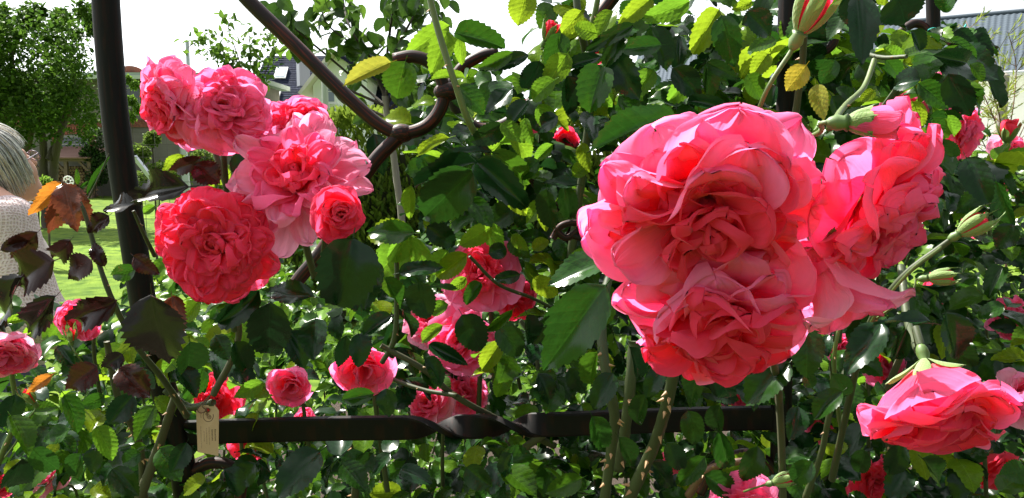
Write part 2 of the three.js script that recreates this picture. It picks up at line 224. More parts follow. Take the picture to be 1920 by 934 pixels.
function fillBloom(g, kind, rad, seed, { fine = 1, mats = {}, only, hip = true, ruff = 1, cup = 1, thin, crisp = 1, wide = 1, ...o } = {}) {
  const rnd = R(seed), o1 = rnd() * 50, q = 2.1 / rad, q2 = 6.5 / rad; let ring = 0, phi = rnd() * 6.28;
  const nz = (x, y, o) => noise2(x + o, y + o * 1.7) - .5, warp = (x, y, z) => [x + rad * (.15 * nz(y * q + x * q * .4, z * q, o1) + .05 * crisp * nz(y * q2, z * q2 + x * q2, o1 + 3)), y + rad * (.20 * nz(x * q, z * q, o1 + 7) + .055 * crisp * nz(x * q2, z * q2 + y * q2, o1 + 11)), z + rad * (.15 * nz(x * q, y * q + z * q * .4, o1 + 17) + .05 * crisp * nz(x * q2, y * q2 + z * q2, o1 + 23))];
  for (const [n0, L, W, a0, a1, tp, cp, rf, sp, mt] of KINDS[kind]) {
    const n = Math.max(3, Math.round(n0 * (thin || 1))), last = ring / (KINDS[kind].length - 1);
    for (let i = 0; i < n; i++) {
      phi += 6.283 / n + rnd.s(.16); const da = rnd.s(sp) * (1 + (o.wild ? last : 0)), gl = petalGeo(rnd, { L: rad * L * rnd.r(.9, 1.08), W: rad * W * wide * rnd.r(.72, 1.15), a0: a0 + da * .7, a1: a1 + da, tip: tp * rnd.r(.3, 1.6), cup: cp * cup * rnd.r(.75, 1.2), ruff: rf * ruff * 1.5, rim: crisp, r0: rad * .05, y0: rad * (.05 + .09 * last), phi, nu: Math.round(11 * fine), nv: Math.round(13 * fine), twist: rnd.s(.16 + (o.wild ?? .6) * last), notch: rnd.r(0, .07), roll: rnd.r(.02, .26) * (1 - last * .5), fold: rnd() < .3 ? rnd.r(.1, .5) * last : 0, warp });
      if (only && !only(phi % 6.283, ring)) continue;
      part('petal', gl, PM[mats[mt] || mt], g);
    }
    ring++; phi += 1.1;
  }
  if (hip) {
    const pts = [[0, -.26], [.06, -.25], [.1, -.19], [.115, -.1], [.085, -.02], [.12, .05], [0, .07]].map(([r, y]) => new THREE.Vector2(r * rad * .66, y * rad * .8)); part('hip', new THREE.LatheGeometry(pts, 10), hipMat, g);
    for (let k = 0; k < 5; k++) part('sepal', sepalGeo(rnd, rad * rnd.r(.36, .5), rad * .11, kind === 'bell' ? 56 : 66, (kind === 'bell' ? 66 : 98) + rnd.s(12), k * 1.2566 + .4), sepalMat, g);
  }
}
const BLOOMS = {};
function bloom(px, py, d, rpx, axis, kind, seed, label, o = {}) {   // centre and radius in photograph pixels, depth, axis in camera directions
  const rad = rpx / FPX * d, ax = camDir(...axis), off = o.off ?? .32, g = thing('rose_bloom', label, 'rose', at(px, py, d).addScaledVector(ax, -rad * off), o.group);
  g.quaternion.copy(axisQuat(ax, o.spin ?? 0)); fillBloom(g, kind, rad, seed, o);
  if (o.stem) { const q = g.quaternion.clone().invert(), pts = [V(0, -rad * .2, 0), V(0, -rad * .5, 0), ...o.stem.map(([x, y, dd]) => at(x, y, dd).sub(g.position).applyQuaternion(q))]; part('stem', tube(pts, rad * .03 + .0009, rad * .035 + .0014, 14, 7, .15, seed), stemMats[o.stemMat || 'm'], g); }
  return g;
}
const FAR = [];
function farBloom(px, py, d, rpx, axis, kind, label, spin = 0, pale) {
  FAR.push([px, py, d, rpx]);    // a copy of one of a few ready flowers
  const key = kind + (pale || ''); let t = BLOOMS[key];
  if (!t) { t = BLOOMS[key] = new THREE.Group(); fillBloom(t, kind, 1, 900 + key.length * 7 + key.charCodeAt(0), { fine: .6, thin: .62, mats: pale ? { pink: pale, coral: pale === 'pale' ? 'pink' : 'coral' } : { pink: 'rim', coral: 'pink', deep: 'coral' } }); }
  const g = t.clone(), rad = rpx / FPX * d, ax = camDir(...axis); g.name = numbered('rose_bloom'); scene.add(g); tag(g, label, 'rose');
  g.position.copy(at(px, py, d).addScaledVector(ax, -rad * .32)); g.quaternion.copy(axisQuat(ax, spin)); g.scale.setScalar(rad);
  const q = g.quaternion.clone().invert(), root = at(px, py, d).add(V(rad * .3, -rad * 4, -rad * 1.5)).sub(g.position).applyQuaternion(q).divideScalar(rad);
  part('stem', tube([V(0, -.2, 0), V(0, -.8, 0), root.clone().multiplyScalar(.6).add(V(0, -.3, 0)), root], .06, .08, 10, 6), stemMats.m, g);
  return g;
}
function bud(px, py, d, lpx, axis, open, seed, label, stem, o = {}) {      // closed bud: hip, sepals, wrapped petals
  const L = lpx / FPX * d, ax = camDir(...axis), g = thing('rose_bud', label, 'rosebud', at(px, py, d)), rnd = R(seed);
  g.quaternion.copy(axisQuat(ax, o.spin || 0));
  part('hip', new THREE.LatheGeometry([[0, -.34], [.06, -.33], [.11, -.27], [.16, -.14], [.13, -.02], [.18, .05], [0, .06]].map(([r, y]) => new THREE.Vector2(r * L, y * L)), 16), o.hipMat || hipMat, g);
  const n = open ? 7 : 5;
  for (let k = 0; k < n; k++) part('petal', petalGeo(rnd, { L: L * (1 - k * .012), W: L * (.46 - k * .03), a0: 42 - k * 3, a1: -20 - k * 1.5 + (open ? 5 : 0), tip: open && k < 2 ? 16 : -6, cup: 1.75, ruff: .012, r0: L * .05, phi: k * 2.4, nu: 12, nv: 12, twist: .5, notch: -.06 }), PM[o.mat || 'deep'], g);
  for (let k = 0; k < 5; k++) part('sepal', petalGeo(rnd, { L: L * (o.sep || 1.02) * rnd.r(.9, 1.12), W: L * .2, a0: 52, a1: o.spread ?? -18, tip: rnd.r(-5, o.tip ?? 12), cup: 1.1, ruff: .012, r0: L * .07, phi: k * 1.2566 + (o.phi || 0), nu: 6, nv: 10, notch: -.3, roll: -.05 }), sepalMat, g);
  if (stem) { const q = g.quaternion.clone().invert(), pts = [V(0, -L * .22, 0), V(0, -L * .4, 0), ...stem.map(([x, y, dd]) => at(x, y, dd).sub(g.position).applyQuaternion(q))]; part('stem', tube(pts, L * .05, L * .052, 14, 8, .1, seed), stemMats[o.stemMat || 'g'], g); }
  return g;
}

// ---------------------------------------------------------------- the iron rose arch
const ironBump = tex(128, 128, (u, v) => fbm(u * 18, v * 18, 4)), ironMap = tex(128, 128, (u, v) => { const k = fbm(u * 9 + 3, v * 9, 4), r = sm(k, .5, .68); return [lerp(.42, 1, r), lerp(.38, .58, r), lerp(.40, .42, r)].map((x) => x * (.8 + .3 * fbm(u * 40, v * 40, 2))); }, true, 3, 3);
const iron = phys(.011, .0085, .0095, .65, { map: ironMap, bumpMap: ironBump, bumpScale: .0006, metalness: .1, clearcoat: .1, clearcoatRoughness: .45, specularIntensity: .4 });
const ironRust = phys(.085, .042, .038, .6, { map: ironMap, bumpMap: ironBump, bumpScale: .0006, metalness: .1, clearcoat: .16, clearcoatRoughness: .4, specularIntensity: .5 });
const AZ = -.95;                                  // the side panel of the arch stands on this plane
const arch = thing('rose_arch', 'dark wrought iron rose arch with scrolls and a twisted crossbar among the roses', 'garden arch');
const onA = (rows, z = AZ) => rows.map(([x, y]) => onZ(x, y, z));
{
  const pg = onA([[192, -160], [198, 0], [217, 230], [245, 420], [282, 640], [332, 820], [350, 934]]), gl = pg[pg.length - 1].clone(); gl.y = -.1; gl.x += .06;
  part('post', tube([...pg, gl], .0152, .0152, 60, 20), iron, arch);
  const p2 = onA([[1483, -160], [1480, 0], [1472, 400], [1466, 700], [1462, 934]]), g2 = p2[4].clone(); g2.y = -.1;
  part('post', tube([...p2, g2], .0125, .0125, 50, 18), iron, arch);
  // twisted flat crossbar, its flat sides and bevels each a strip of its own so that the edges stay crisp
  const a = onZ(338, 812, AZ), b = onZ(1470, 784, AZ), n = 170, pos = [], idx = [], uv = [], dir = b.clone().sub(a), len = dir.length(), hh = .0145, ht = .0048, prof = [[-.8, -1], [.8, -1], [1, -.85], [1, .85], [.8, 1], [-.8, 1], [-1, .85], [-1, -.85]];
  for (let j = 0; j < 8; j++) { const o = pos.length / 3; for (let i = 0; i <= n; i++) for (const [u, v] of [prof[j], prof[(j + 1) % 8]]) {
    const t = i / n, px = lerp(338, 1470, t), tw = Math.PI * (sm(px, 752, 915) + sm(px, 895, 1050)) + .06, c = a.clone().addScaledVector(dir, t).add(V(0, Math.sin(t * 9) * .0012, 0)), zz = u * ht, yy = v * hh;
    pos.push(c.x, c.y + yy * Math.cos(tw) - zz * Math.sin(tw), c.z + yy * Math.sin(tw) + zz * Math.cos(tw)); uv.push(t * len * 4, (u + v) * .02);
  } for (let i = 0; i < n; i++) { const p = o + i * 2; idx.push(p, p + 1, p + 2, p + 2, p + 1, p + 3); } }
  part('crossbar', geoFrom(pos, idx, uv), iron, arch);
  const S = (name, rows, r0, r1 = r0, n = 44, z = AZ) => part(name, tube(onA(rows, z), r0, r1, n, 14), ironRust, arch);
  S('diagonal_bar', [[405, -70], [465, 0], [560, 92], [660, 190], [715, 236], [752, 250], [800, 236], [828, 200], [832, 165], [812, 122], [776, 106], [738, 112]], .0088, .0074, 80);
  S('diagonal_bar', [[1230, -110], [1140, 8], [1060, 118], [1000, 190], [940, 236], [896, 240], [862, 214], [846, 172], [862, 132], [900, 106], [935, 98]], .0098, .0078, 80, -1.12);
  S('scroll', [[752, 252], [706, 298], [672, 348], [640, 410], [600, 476], [560, 524], [538, 562]], .0086, .0082);
  S('scroll', [[928, 240], [980, 300], [1030, 380], [1062, 432], [1090, 500]], .0096, .0094, 44, -1.12);
  S('scroll', [[345, 905], [368, 880], [398, 868], [432, 874], [452, 900], [450, 934]], .0075, .007);
  S('scroll', [[1462, 900], [1440, 868], [1404, 852], [1362, 862], [1330, 886], [1312, 925]], .0075, .007);
  for (const [x, y] of [[752, 250], [838, 172]]) { const g = new THREE.SphereGeometry(.0125, 14, 10); g.scale(1.25, .9, .9); const m = part('weld', g, ironRust, arch); m.position.copy(onZ(x, y, AZ)); }
  // the knotted ironwork between the leaves
  for (const rows of [[[1036, 448], [1052, 424], [1082, 418], [1104, 430], [1096, 446], [1068, 440]], [[1040, 430], [1062, 446], [1088, 428]]]) S('knot', rows, .0042, .0038, 30);
  for (const rows of [[[1536, 40], [1560, 50], [1566, 78], [1548, 96], [1536, 80], [1548, 62]], [[1528, 70], [1550, 92], [1568, 66]]]) S('knot', rows, .0042, .0038, 30);
  // the far side of the arch with its own post and scroll
  const bz = -2.0, p3 = onA([[1748, -60], [1750, 30], [1752, 140], [1760, 420]], bz), g3 = p3[3].clone(); g3.y = -.1;
  part('post', tube([...p3, g3], .0158, .0158, 40, 16), iron, arch);
  part('scroll', tube(onA([[1668, 92], [1690, 60], [1716, 44], [1734, 52], [1742, 82], [1740, 120]], bz), .011, .01, 30, 12), ironRust, arch);
  const tw = thing('garden_twine', 'turquoise twine knotted round the far arch post in front of the tiled roof', 'twine'); const twm = std(.04, .46, .40, .7);
  part('loop', tube(onA([[1740, 57], [1750, 53], [1762, 58], [1758, 60], [1746, 59], [1740, 57]], bz + .022), .0022, .0022, 30, 6), twm, tw);
  part('loose_end', tube(onA([[1762, 58], [1770, 66], [1784, 60], [1796, 66], [1804, 58], [1812, 46]], bz + .03), .0022, .002, 30, 6), twm, tw);
  part('loose_end', tube(onA([[1762, 58], [1768, 54], [1778, 64], [1790, 62], [1794, 70]], bz + .032), .0022, .002, 30, 6), twm, tw);
}
// ---------------------------------------------------------------- the paper plant tag
{
  const TW = 256, TH = 512, cv = document.createElement('canvas'); cv.width = TW; cv.height = TH; const c = cv.getContext('2d');
  c.fillStyle = '#bfa183'; c.fillRect(0, 0, TW, TH); const rnd = R(5);
  for (let i = 0; i < 900; i++) { c.fillStyle = `rgba(${rnd() < .5 ? '90,66,44' : '225,200,170'},.10)`; c.fillRect(rnd() * TW, rnd() * TH, rnd.r(2, 9), rnd.r(1, 3)); }
  c.strokeStyle = '#4a3428'; c.lineWidth = 6; c.beginPath(); c.arc(132, 112, 58, -.3, 4.4); c.stroke(); c.lineWidth = 8; c.beginPath(); c.arc(132, 112, 58, -.25, .75); c.stroke();
  c.fillStyle = 'rgba(74,52,40,.55)'; c.beginPath(); c.ellipse(140, 122, 30, 24, .5, 0, 7); c.fill(); c.beginPath(); c.ellipse(116, 92, 18, 16, 0, 0, 7); c.fill(); c.strokeStyle = '#c8ab8d'; c.lineWidth = 3; c.beginPath(); c.arc(140, 122, 14, 0, 5); c.stroke();
  c.save(); c.translate(0, 0); c.rotate(Math.PI / 2); c.fillStyle = '#3c2a22'; c.textBaseline = 'middle';
  c.font = 'bold 27px sans-serif'; c.fillText('Rosarium', 250, -206); c.fillText('Uetersen', 250, -172);
  c.fillStyle = 'rgba(78,56,42,.8)'; for (const [y, x0, x1, h] of [[-138, 222, 400, 8], [-108, 236, 392, 8], [-80, 268, 372, 8], [-44, 212, 420, 7], [-50, 60, 124, 9]]) for (let x = x0; x < x1;) { const wd = rnd.r(10, 34); for (let q = x; q < x + wd; q += 4.2) c.fillRect(q, y - h * rnd.r(.4, 1) / 1.6, 2.2, h * rnd.r(.6, 1.1)); x += wd + 6; } c.restore();
  const t = new THREE.CanvasTexture(cv); t.colorSpace = THREE.SRGBColorSpace;
  const d = .9, A = at(391, 806, d), g = thing('plant_tag', 'beige cardboard plant tag with printed text hanging at the twisted crossbar', 'plant tag', A), w = 41 / FPX * d, h = 93 / FPX * d, sh = new THREE.Shape();
  sh.moveTo(-w / 2, -h / 2 + .004); sh.lineTo(w * .40, -h / 2 - .002); sh.lineTo(w / 2, h * .38); sh.lineTo(w * .3, h / 2); sh.lineTo(-w * .28, h * .5); sh.lineTo(-w / 2, h * .4); sh.closePath();
  const hole = new THREE.Path(); hole.absarc(.0, h * .4, .0016, 0, 7, true); sh.holes.push(hole);
  const eg = new THREE.ExtrudeGeometry(sh, { depth: .0006, bevelEnabled: false, curveSegments: 8 }), uv = eg.attributes.uv, p = eg.attributes.position;
  for (let i = 0; i < p.count; i++) { uv.setXY(i, p.getX(i) / w + .5, p.getY(i) / h + .5); p.setZ(i, p.getZ(i) + .25 * p.getX(i) ** 2 * 40 - .6 * p.getY(i) ** 2); } eg.computeVertexNormals();
  g.quaternion.copy(camera.quaternion); g.rotateZ(.035); g.rotateY(.12);
  part('card', eg, new THREE.MeshStandardMaterial({ map: t, roughness: .85, side: THREE.DoubleSide }), g);
  const ring = part('eyelet', new THREE.TorusGeometry(.0022, .0007, 8, 20), std(.16, .05, .03, .5), g); ring.position.set(0, h * .4, .0009);
  part('string', tube([V(.0, h * .4, .002), V(-.005, h * .48, .003), V(-.001, h * .58, .002), V(.004, h * .72, 0), V(.006, h * .95, -.004)], .0006, .0006, 20, 6), std(.12, .07, .04, .9), g);
  part('string', tube([V(.0, h * .4, .002), V(-.007, h * .36, .004), V(-.0105, h * .42, .003), V(-.005, h * .55, .002), V(.004, h * .72, 0)], .0006, .0006, 20, 6), std(.12, .07, .04, .9), g);
}

// ---------------------------------------------------------------- rose blooms in front
bloom(1332, 392, .40, 228, [-.05, -.66, .76], 'open', 11, 'largest pink rose, wide open with a dark cavity, above another bloom', { off: .26, fine: 1.9, spin: 1.1, ruff: 1.0, crisp: .85, wide: .98, cup: 1.0, wild: 1, stem: [[1400, 520, .47], [1440, 640, .55], [1462, 760, .66], [1470, 1000, .74]], stemMat: 'd', mats: { pink: 'rim' } });
bloom(1330, 556, .432, 186, [-.04, -.84, .52], 'cup', 23, 'large coral pink rose hanging face down under the largest bloom', { off: .2, fine: 1.9, spin: .4, ruff: 1.0, crisp: .85, wide: .98, wild: .95, stem: [[1330, 480, .5], [1300, 600, .62], [1268, 680, .74]], mats: { pink: 'rim' } });
bloom(1660, 396, .415, 184, [.66, -.46, .50], 'open', 31, 'full pink rose beside the largest bloom, turned away with a red bud on it', { off: .42, fine: 1.8, mats: { coral: 'pink' }, spin: .8, ruff: .95, crisp: .8, wide: .86, wild: .9, stem: [[1500, 250, .45], [1480, 400, .5]] });
bloom(1528, 452, .415, 160, [.38, -.88, .30], 'hang', 37, 'half shattered pale pink rose with long rolled petals hanging beneath the bud', { off: 0, fine: 2, ruff: .7, mats: { rim: 'pale', pink: 'rim' }, spin: 2.1, stem: [[1480, 380, .48], [1460, 520, .5]] });
bloom(1752, 740, .56, 160, [.04, -.90, .44], 'bell', 41, 'nodding pink rose like an open umbrella with green sepals on top', { off: .42, fine: 1.6, spin: .3, ruff: .7, crisp: .5, stem: [[1726, 660, .58], [1712, 634, .62], [1700, 590, .66], [1690, 500, .7]] });
bloom(326, 198, .68, 92, [-.62, -.38, .62], 'open', 53, 'coral red rose seen from its side at the edge of the upper pair', { off: .3, mats: { pink: 'rim' }, stem: [[400, 270, .74], [424, 350, .74]], stemMat: 'd' });
bloom(424, 205, .67, 88, [.30, .2, .9], 'open', 59, 'pink rose with an upright pale petal in the upper pair', { off: .3, mats: { coral: 'pink', pink: 'rim' }, spin: .5, stem: [[420, 285, .72], [424, 350, .74]], stemMat: 'd' });
bloom(424, 254, .71, 46, [.1, -.8, .4], 'loose', 60, 'small drooping pink rose under the upper pair of blooms', { mats: { pink: 'pink' } });
bloom(556, 238, .76, 72, [.25, .42, .80], 'open', 61, 'bright coral rose behind the pale veined bloom', { off: .3, mats: { pink: 'rim' }, stem: [[560, 330, .8], [560, 460, .82]] });
bloom(556, 338, .66, 134, [.0, .42, .9], 'fan', 67, 'old pink rose with pale streaked petals spread wide in the cluster', { off: .28, spin: 2.4, stem: [[570, 440, .72], [590, 520, .74]] });
bloom(631, 403, .625, 71, [.34, -.06, .92], 'urn', 71, 'half open red pink rose with a spiral centre at the edge of the cluster', { off: .45, spin: 1.2, stem: [[610, 440, .7], [600, 520, .72]] });
bloom(400, 460, .63, 114, [.06, -.02, 1], 'pompon', 79, 'round ruffled coral rose facing out beside the dark arch post', { off: .34, spin: .2, stem: [[420, 480, .7], [440, 620, .74]], mats: { pink: 'coral' } });
bloom(10, 655, .62, 70, [.40, -.70, .5], 'bell', 83, 'pale pink rose cut by the picture edge below the woman', { mats: { pink: 'pale', coral: 'pink' }, off: .4, stem: [[-20, 760, .66], [-40, 900, .7]] });
bloom(152, 598, .80, 50, [-.25, -.35, .85], 'bell', 89, 'small pink rose behind the bronze leaves beside the lace sleeve', { off: .4, stem: [[175, 640, .82], [190, 760, .86]] });
// ---------------------------------------------------------------- roses further in
farBloom(545, 716, 1.02, 54, [.05, -.35, .9], 'bell', 'shaded coral rose under the round ruffled bloom', .4);
farBloom(682, 682, 1.0, 74, [.1, -.45, .85], 'bell', 'coral rose with two dark leaves lying over it', 1.2);
farBloom(905, 512, 1.08, 78, [-.1, .25, .9], 'open', 'sunlit coral rose in the gap between the lime leaves', 2.0, 'rim');
farBloom(868, 640, 1.1, 76, [-.3, .1, .9], 'cup', 'red pink rose half hidden by dark round leaves', .8);
farBloom(806, 604, 1.15, 54, [-.2, .4, .8], 'open', 'small pale pink rose behind the serrated dark leaf', 1.6, 'pale');
farBloom(806, 756, 1.15, 52, [-.3, .3, .85], 'cup', 'pale pink rose just above the twist of the crossbar', .2, 'pale');
farBloom(872, 738, 1.2, 52, [.3, .35, .8], 'open', 'pink rose above the crossbar, beside a paler one', 2.6);
farBloom(962, 556, 1.2, 50, [.4, .3, .8], 'open', 'small coral rose with thin stalks across it', .9, 'coral');
farBloom(995, 216, 1.12, 38, [-.4, .3, .8], 'open', 'small red rose behind the dark upper leaves', .3, 'coral');
farBloom(1058, 262, 1.42, 32, [.1, -.2, .9], 'bell', 'coral rose peeping out under the small round leaf', .6, 'coral');
farBloom(1240, 206, 1.4, 28, [.2, .3, .9], 'open', 'tiny coral rose above the largest bloom', 1.9);
farBloom(1124, 92, 1.35, 30, [0, .1, .9], 'cup', 'red rose glimpsed between the topmost leaves', 1.1, 'coral');
farBloom(410, 742, 1.1, 54, [-.2, -.1, .95], 'cup', 'shaded red rose just above the plant tag', 2.2, 'coral');
farBloom(470, 826, 1.2, 42, [.2, .1, .95], 'open', 'dim red rose behind the straight end of the crossbar', 1.4, 'coral');
farBloom(572, 790, 1.15, 30, [.1, .6, .7], 'urn', 'closed red rose standing behind the crossbar', .5);
farBloom(104, 902, .95, 42, [-.3, .5, .8], 'loose', 'streaked pink rose low among the glossy leaves', 2.9, 'pale');
farBloom(4, 912, .95, 26, [.3, .2, .9], 'cup', 'sliver of a red rose in the lowest corner beside the glossy leaves', .2, 'coral');
farBloom(1384, 742, 1.25, 40, [.1, .4, .85], 'cup', 'small pink rose in sun below the hanging bloom', 1.3);
farBloom(1258, 868, 1.5, 26, [0, .5, .8], 'open', 'small shaded pink rose low behind the thorny canes', 2.1);
farBloom(1398, 956, .8, 76, [-.1, .35, .9], 'cup', 'pink rose cut by the lower picture edge under a green bud', .7);
farBloom(1630, 900, 1.05, 50, [.2, -.1, .95], 'cup', 'shaded red rose below the nodding umbrella-like bloom', .1, 'coral');
farBloom(1540, 800, 1.2, 38, [-.2, .2, .9], 'open', 'small bright pink rose beside the bottom of the arch post', 1.7);
farBloom(1655, 686, 1.1, 46, [.1, .1, .95], 'cup', 'pink rose in shade behind the dark hanging leaves', 2.4);
farBloom(1575, 650, 1.15, 32, [.1, .2, .9], 'open', 'small dark pink rose under the rolled petals', .9);
farBloom(1800, 248, 1.25, 60, [.45, -.1, .85], 'open', 'full coral rose below the dark pierced leaf', 1.5);
farBloom(1890, 282, 1.3, 42, [.3, .2, .9], 'open', 'pale pink rose in front of the white garden wall', .6, 'pale');
farBloom(1884, 334, 1.35, 32, [.1, -.2, .9], 'cup', 'pink rose beneath the pale one near the white wall', 2.0, 'pale');
farBloom(1700, 200, 1.2, 46, [0, .3, .9], 'open', 'bright coral rose behind the topmost leaves over the open bud', .8);
farBloom(1770, 160, 1.3, 30, [.1, .3, .9], 'cup', 'small coral rose next to the far arch post', 1.8);
farBloom(1894, 598, 1.1, 44, [.25, .0, .95], 'pompon', 'round red pink rose alone against the dark foliage', 1.0);
farBloom(1830, 418, 1.5, 30, [.2, .1, .9], 'cup', 'small red rose behind the green bud', .9, 'coral');
farBloom(1902, 742, .85, 62, [.4, -.2, .9], 'cup', 'pale pink rose cut by the picture edge beside the nodding bloom', .3, 'pale');
farBloom(1856, 868, .95, 60, [.1, -.6, .7], 'bell', 'dusky purple pink rose in deep shade low beside a green leaf', 1.0, 'deep');
farBloom(1900, 704, 1.2, 36, [.1, .2, .9], 'cup', 'small coral rose above the pale one at the picture edge', 2.0);
farBloom(1760, 540, 1.4, 30, [.1, .2, .9], 'cup', 'little red rose behind the two buds on one stalk', .9, 'coral');
farBloom(1560, 790, 1.6, 26, [.3, .2, .9], 'open', 'tiny magenta rose far inside the shaded bush', 2.2);
// ---------------------------------------------------------------- buds
bud(1498, 66, .46, 88, [.38, .90, .25], true, 7, 'big rosebud with a red tip and long green sepals pointing skyward', [[1468, 120, .46], [1440, 165, .46], [1410, 240, .48]], { mat: 'coral', sep: 1.1, spread: -12, tip: 16, phi: 1.7, stemMat: 'g' });
bud(1584, 230, .372, 100, [.97, -.02, .22], true, 17, 'pink rosebud lying across the turned away rose', [[1540, 246, .39], [1505, 262, .41]], { mat: 'pink', sep: .52, spread: -4, tip: 40, phi: .9 });
bud(1796, 440, .58, 58, [.75, .55, .35], false, 27, 'plump green closed rosebud on an arching stalk', [[1765, 464, .58], [1710, 505, .58], [1655, 570, .6], [1630, 610, .62]], { sep: 1.12, spread: -22 });
bud(1738, 522, .60, 46, [.85, .1, .45], false, 29, 'dark green rosebud with red edge under the plump bud', [[1715, 540, .6], [1680, 572, .61], [1640, 600, .63]], { sep: 1.05, spread: -20, mat: 'coral' });
bud(1022, 78, .95, 42, [.35, .75, .4], true, 33, 'small rosebud with pink tip against the sky', [[1018, 90, .95], [1040, 130, .97]], { sep: .9, spread: 0 });
bud(1026, 40, .98, 20, [-.2, .9, .3], false, 35, 'tiny green rosebud above the pink tipped one', [[1030, 55, .98], [1036, 90, .97]], { sep: 1.15, spread: -20 });
bud(1448, 906, .70, 40, [.8, .35, .4], false, 39, 'bright green rosebud above the rose cut by the lower edge', [[1425, 912, .7], [1395, 922, .72]], { sep: 1.1, spread: -24 });
bud(1888, 268, 1.15, 46, [-.1, .9, .4], true, 43, 'red rosebud standing before the pale rose near the white wall', [[1880, 300, 1.15], [1870, 340, 1.2]], { sep: .8, spread: 5 });
bud(64, 756, .8, 34, [-.25, .8, .5], false, 47, 'slim green rosebud among the glossy leaves below the woman', [[60, 775, .8], [30, 830, .82], [-10, 880, .84]], { sep: 1.2, spread: -20 });
bud(134, 640, .74, 30, [.2, .8, .5], false, 49, 'small dark bud below the rose beside the lace sleeve', [[140, 660, .74], [170, 700, .76]], { sep: 1.2, spread: -18 });

// ---------------------------------------------------------------- rose bushes: canes, single leaves, and the mass of small leaves behind
const G0 = V(0, 0, 0);
const climber = thing('climbing_rose', 'climbing rose with dark glossy leaves and lime shoots growing through the iron scrolls', 'rose bush');
const bronze = thing('rose_bush', 'rose shoots with bronze purple young leaves rising beside the dark arch post', 'rose bush');
const tallRose = thing('climbing_rose', 'climbing rose with broad dark leaves behind the largest blooms and beside the tiled roof', 'rose bush');
const lowRose = thing('rose_bush', 'low rose bush with glossy sunlit leaves below the woman and the bronze shoots', 'rose bush');
const bedRose = thing('rose_bush', 'shaded rose bush with dark leaves around the twisted crossbar', 'rose bush');
const sideRose = thing('rose_bush', 'dark leafy rose bush around the nodding umbrella-like rose', 'rose bush');
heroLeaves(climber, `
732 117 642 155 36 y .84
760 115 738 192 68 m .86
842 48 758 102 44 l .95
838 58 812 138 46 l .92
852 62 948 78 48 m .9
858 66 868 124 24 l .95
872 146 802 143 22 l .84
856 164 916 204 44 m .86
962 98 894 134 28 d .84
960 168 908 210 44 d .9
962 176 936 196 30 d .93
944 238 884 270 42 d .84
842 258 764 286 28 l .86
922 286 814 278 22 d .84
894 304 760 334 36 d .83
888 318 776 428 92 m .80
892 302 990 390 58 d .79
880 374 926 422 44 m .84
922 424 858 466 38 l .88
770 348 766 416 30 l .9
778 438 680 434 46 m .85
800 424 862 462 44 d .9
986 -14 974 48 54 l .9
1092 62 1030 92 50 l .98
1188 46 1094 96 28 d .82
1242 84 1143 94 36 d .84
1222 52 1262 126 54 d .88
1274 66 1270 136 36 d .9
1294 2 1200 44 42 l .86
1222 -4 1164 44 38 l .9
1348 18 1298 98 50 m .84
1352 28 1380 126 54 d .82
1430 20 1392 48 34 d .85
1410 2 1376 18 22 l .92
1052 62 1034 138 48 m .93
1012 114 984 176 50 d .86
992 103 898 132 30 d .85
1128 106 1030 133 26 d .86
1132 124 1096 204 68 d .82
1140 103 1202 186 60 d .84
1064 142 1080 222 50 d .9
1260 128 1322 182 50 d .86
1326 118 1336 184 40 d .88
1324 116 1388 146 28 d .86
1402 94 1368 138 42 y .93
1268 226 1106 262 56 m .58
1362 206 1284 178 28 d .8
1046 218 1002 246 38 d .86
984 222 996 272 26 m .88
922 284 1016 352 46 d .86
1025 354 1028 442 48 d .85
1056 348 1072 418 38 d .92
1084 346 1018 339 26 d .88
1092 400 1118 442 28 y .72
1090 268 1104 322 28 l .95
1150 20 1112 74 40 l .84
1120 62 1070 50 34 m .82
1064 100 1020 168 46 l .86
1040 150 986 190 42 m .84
990 190 950 236 40 d .82
1010 196 1040 250 38 l .86
940 232 986 262 34 m .82
1090 20 1052 66 38 l .86
1170 70 1130 120 36 d .82
1226 130 1180 190 42 l .88
1300 130 1256 196 44 l .9
1160 180 1206 226 40 m .86
1340 60 1312 20 38 l .88
1420 130 1456 90 40 l .86
1100 150 1150 200 44 l .92
960 250 1004 300 38 l .9
1010 300 960 340 38 m .88
1040 380 1004 440 40 l .92
1100 470 1060 520 38 m .86
940 360 1000 400 40 l .92
840 470 800 520 38 l .9
900 420 950 470 40 l .92
760 440 730 500 38 l .9
840 570 800 590 30 l .9
1000 520 1050 560 38 l .95
1060 570 1020 620 38 m .9
940 640 900 700 38 l .95
720 520 760 580 36 m .9
1036 271 1000 301 24 l .96
1022 376 984 420 34 l .98
1074 330 1110 300 30 l 1.0
748 512 832 495 34 d .88
786 528 796 606 64 d .82
792 540 862 536 18 m .86
876 476 808 528 42 l .88
916 476 958 462 32 d .9
976 514 920 528 26 d .88
902 530 868 568 28 d .9
962 580 904 628 20 m .86
866 590 910 664 60 d .86
830 610 784 644 28 l .92
804 646 878 684 28 d .86
796 672 842 724 42 d .9
672 625 680 690 46 d .86
648 630 636 694 30 d .88
734 592 676 628 36 d .88
702 738 634 751 32 d .92
724 728 730 784 40 d .92
934 612 988 670 52 d .9
954 690 930 750 34 l .98
790 690 824 730 36 d .95
988 590 1010 660 40 d .95
1030 600 1000 650 36 d .98
874 520 840 548 24 l .95
1000 470 1030 440 26 l 1.0
960 440 990 470 24 l 1.0
700 250 722 330 40 d .97
`, 1, .16);
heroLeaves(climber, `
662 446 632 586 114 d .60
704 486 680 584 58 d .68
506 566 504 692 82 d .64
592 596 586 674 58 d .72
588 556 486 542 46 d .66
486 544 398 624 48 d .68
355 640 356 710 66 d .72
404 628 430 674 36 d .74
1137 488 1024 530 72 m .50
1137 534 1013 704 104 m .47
`, 2, .05);
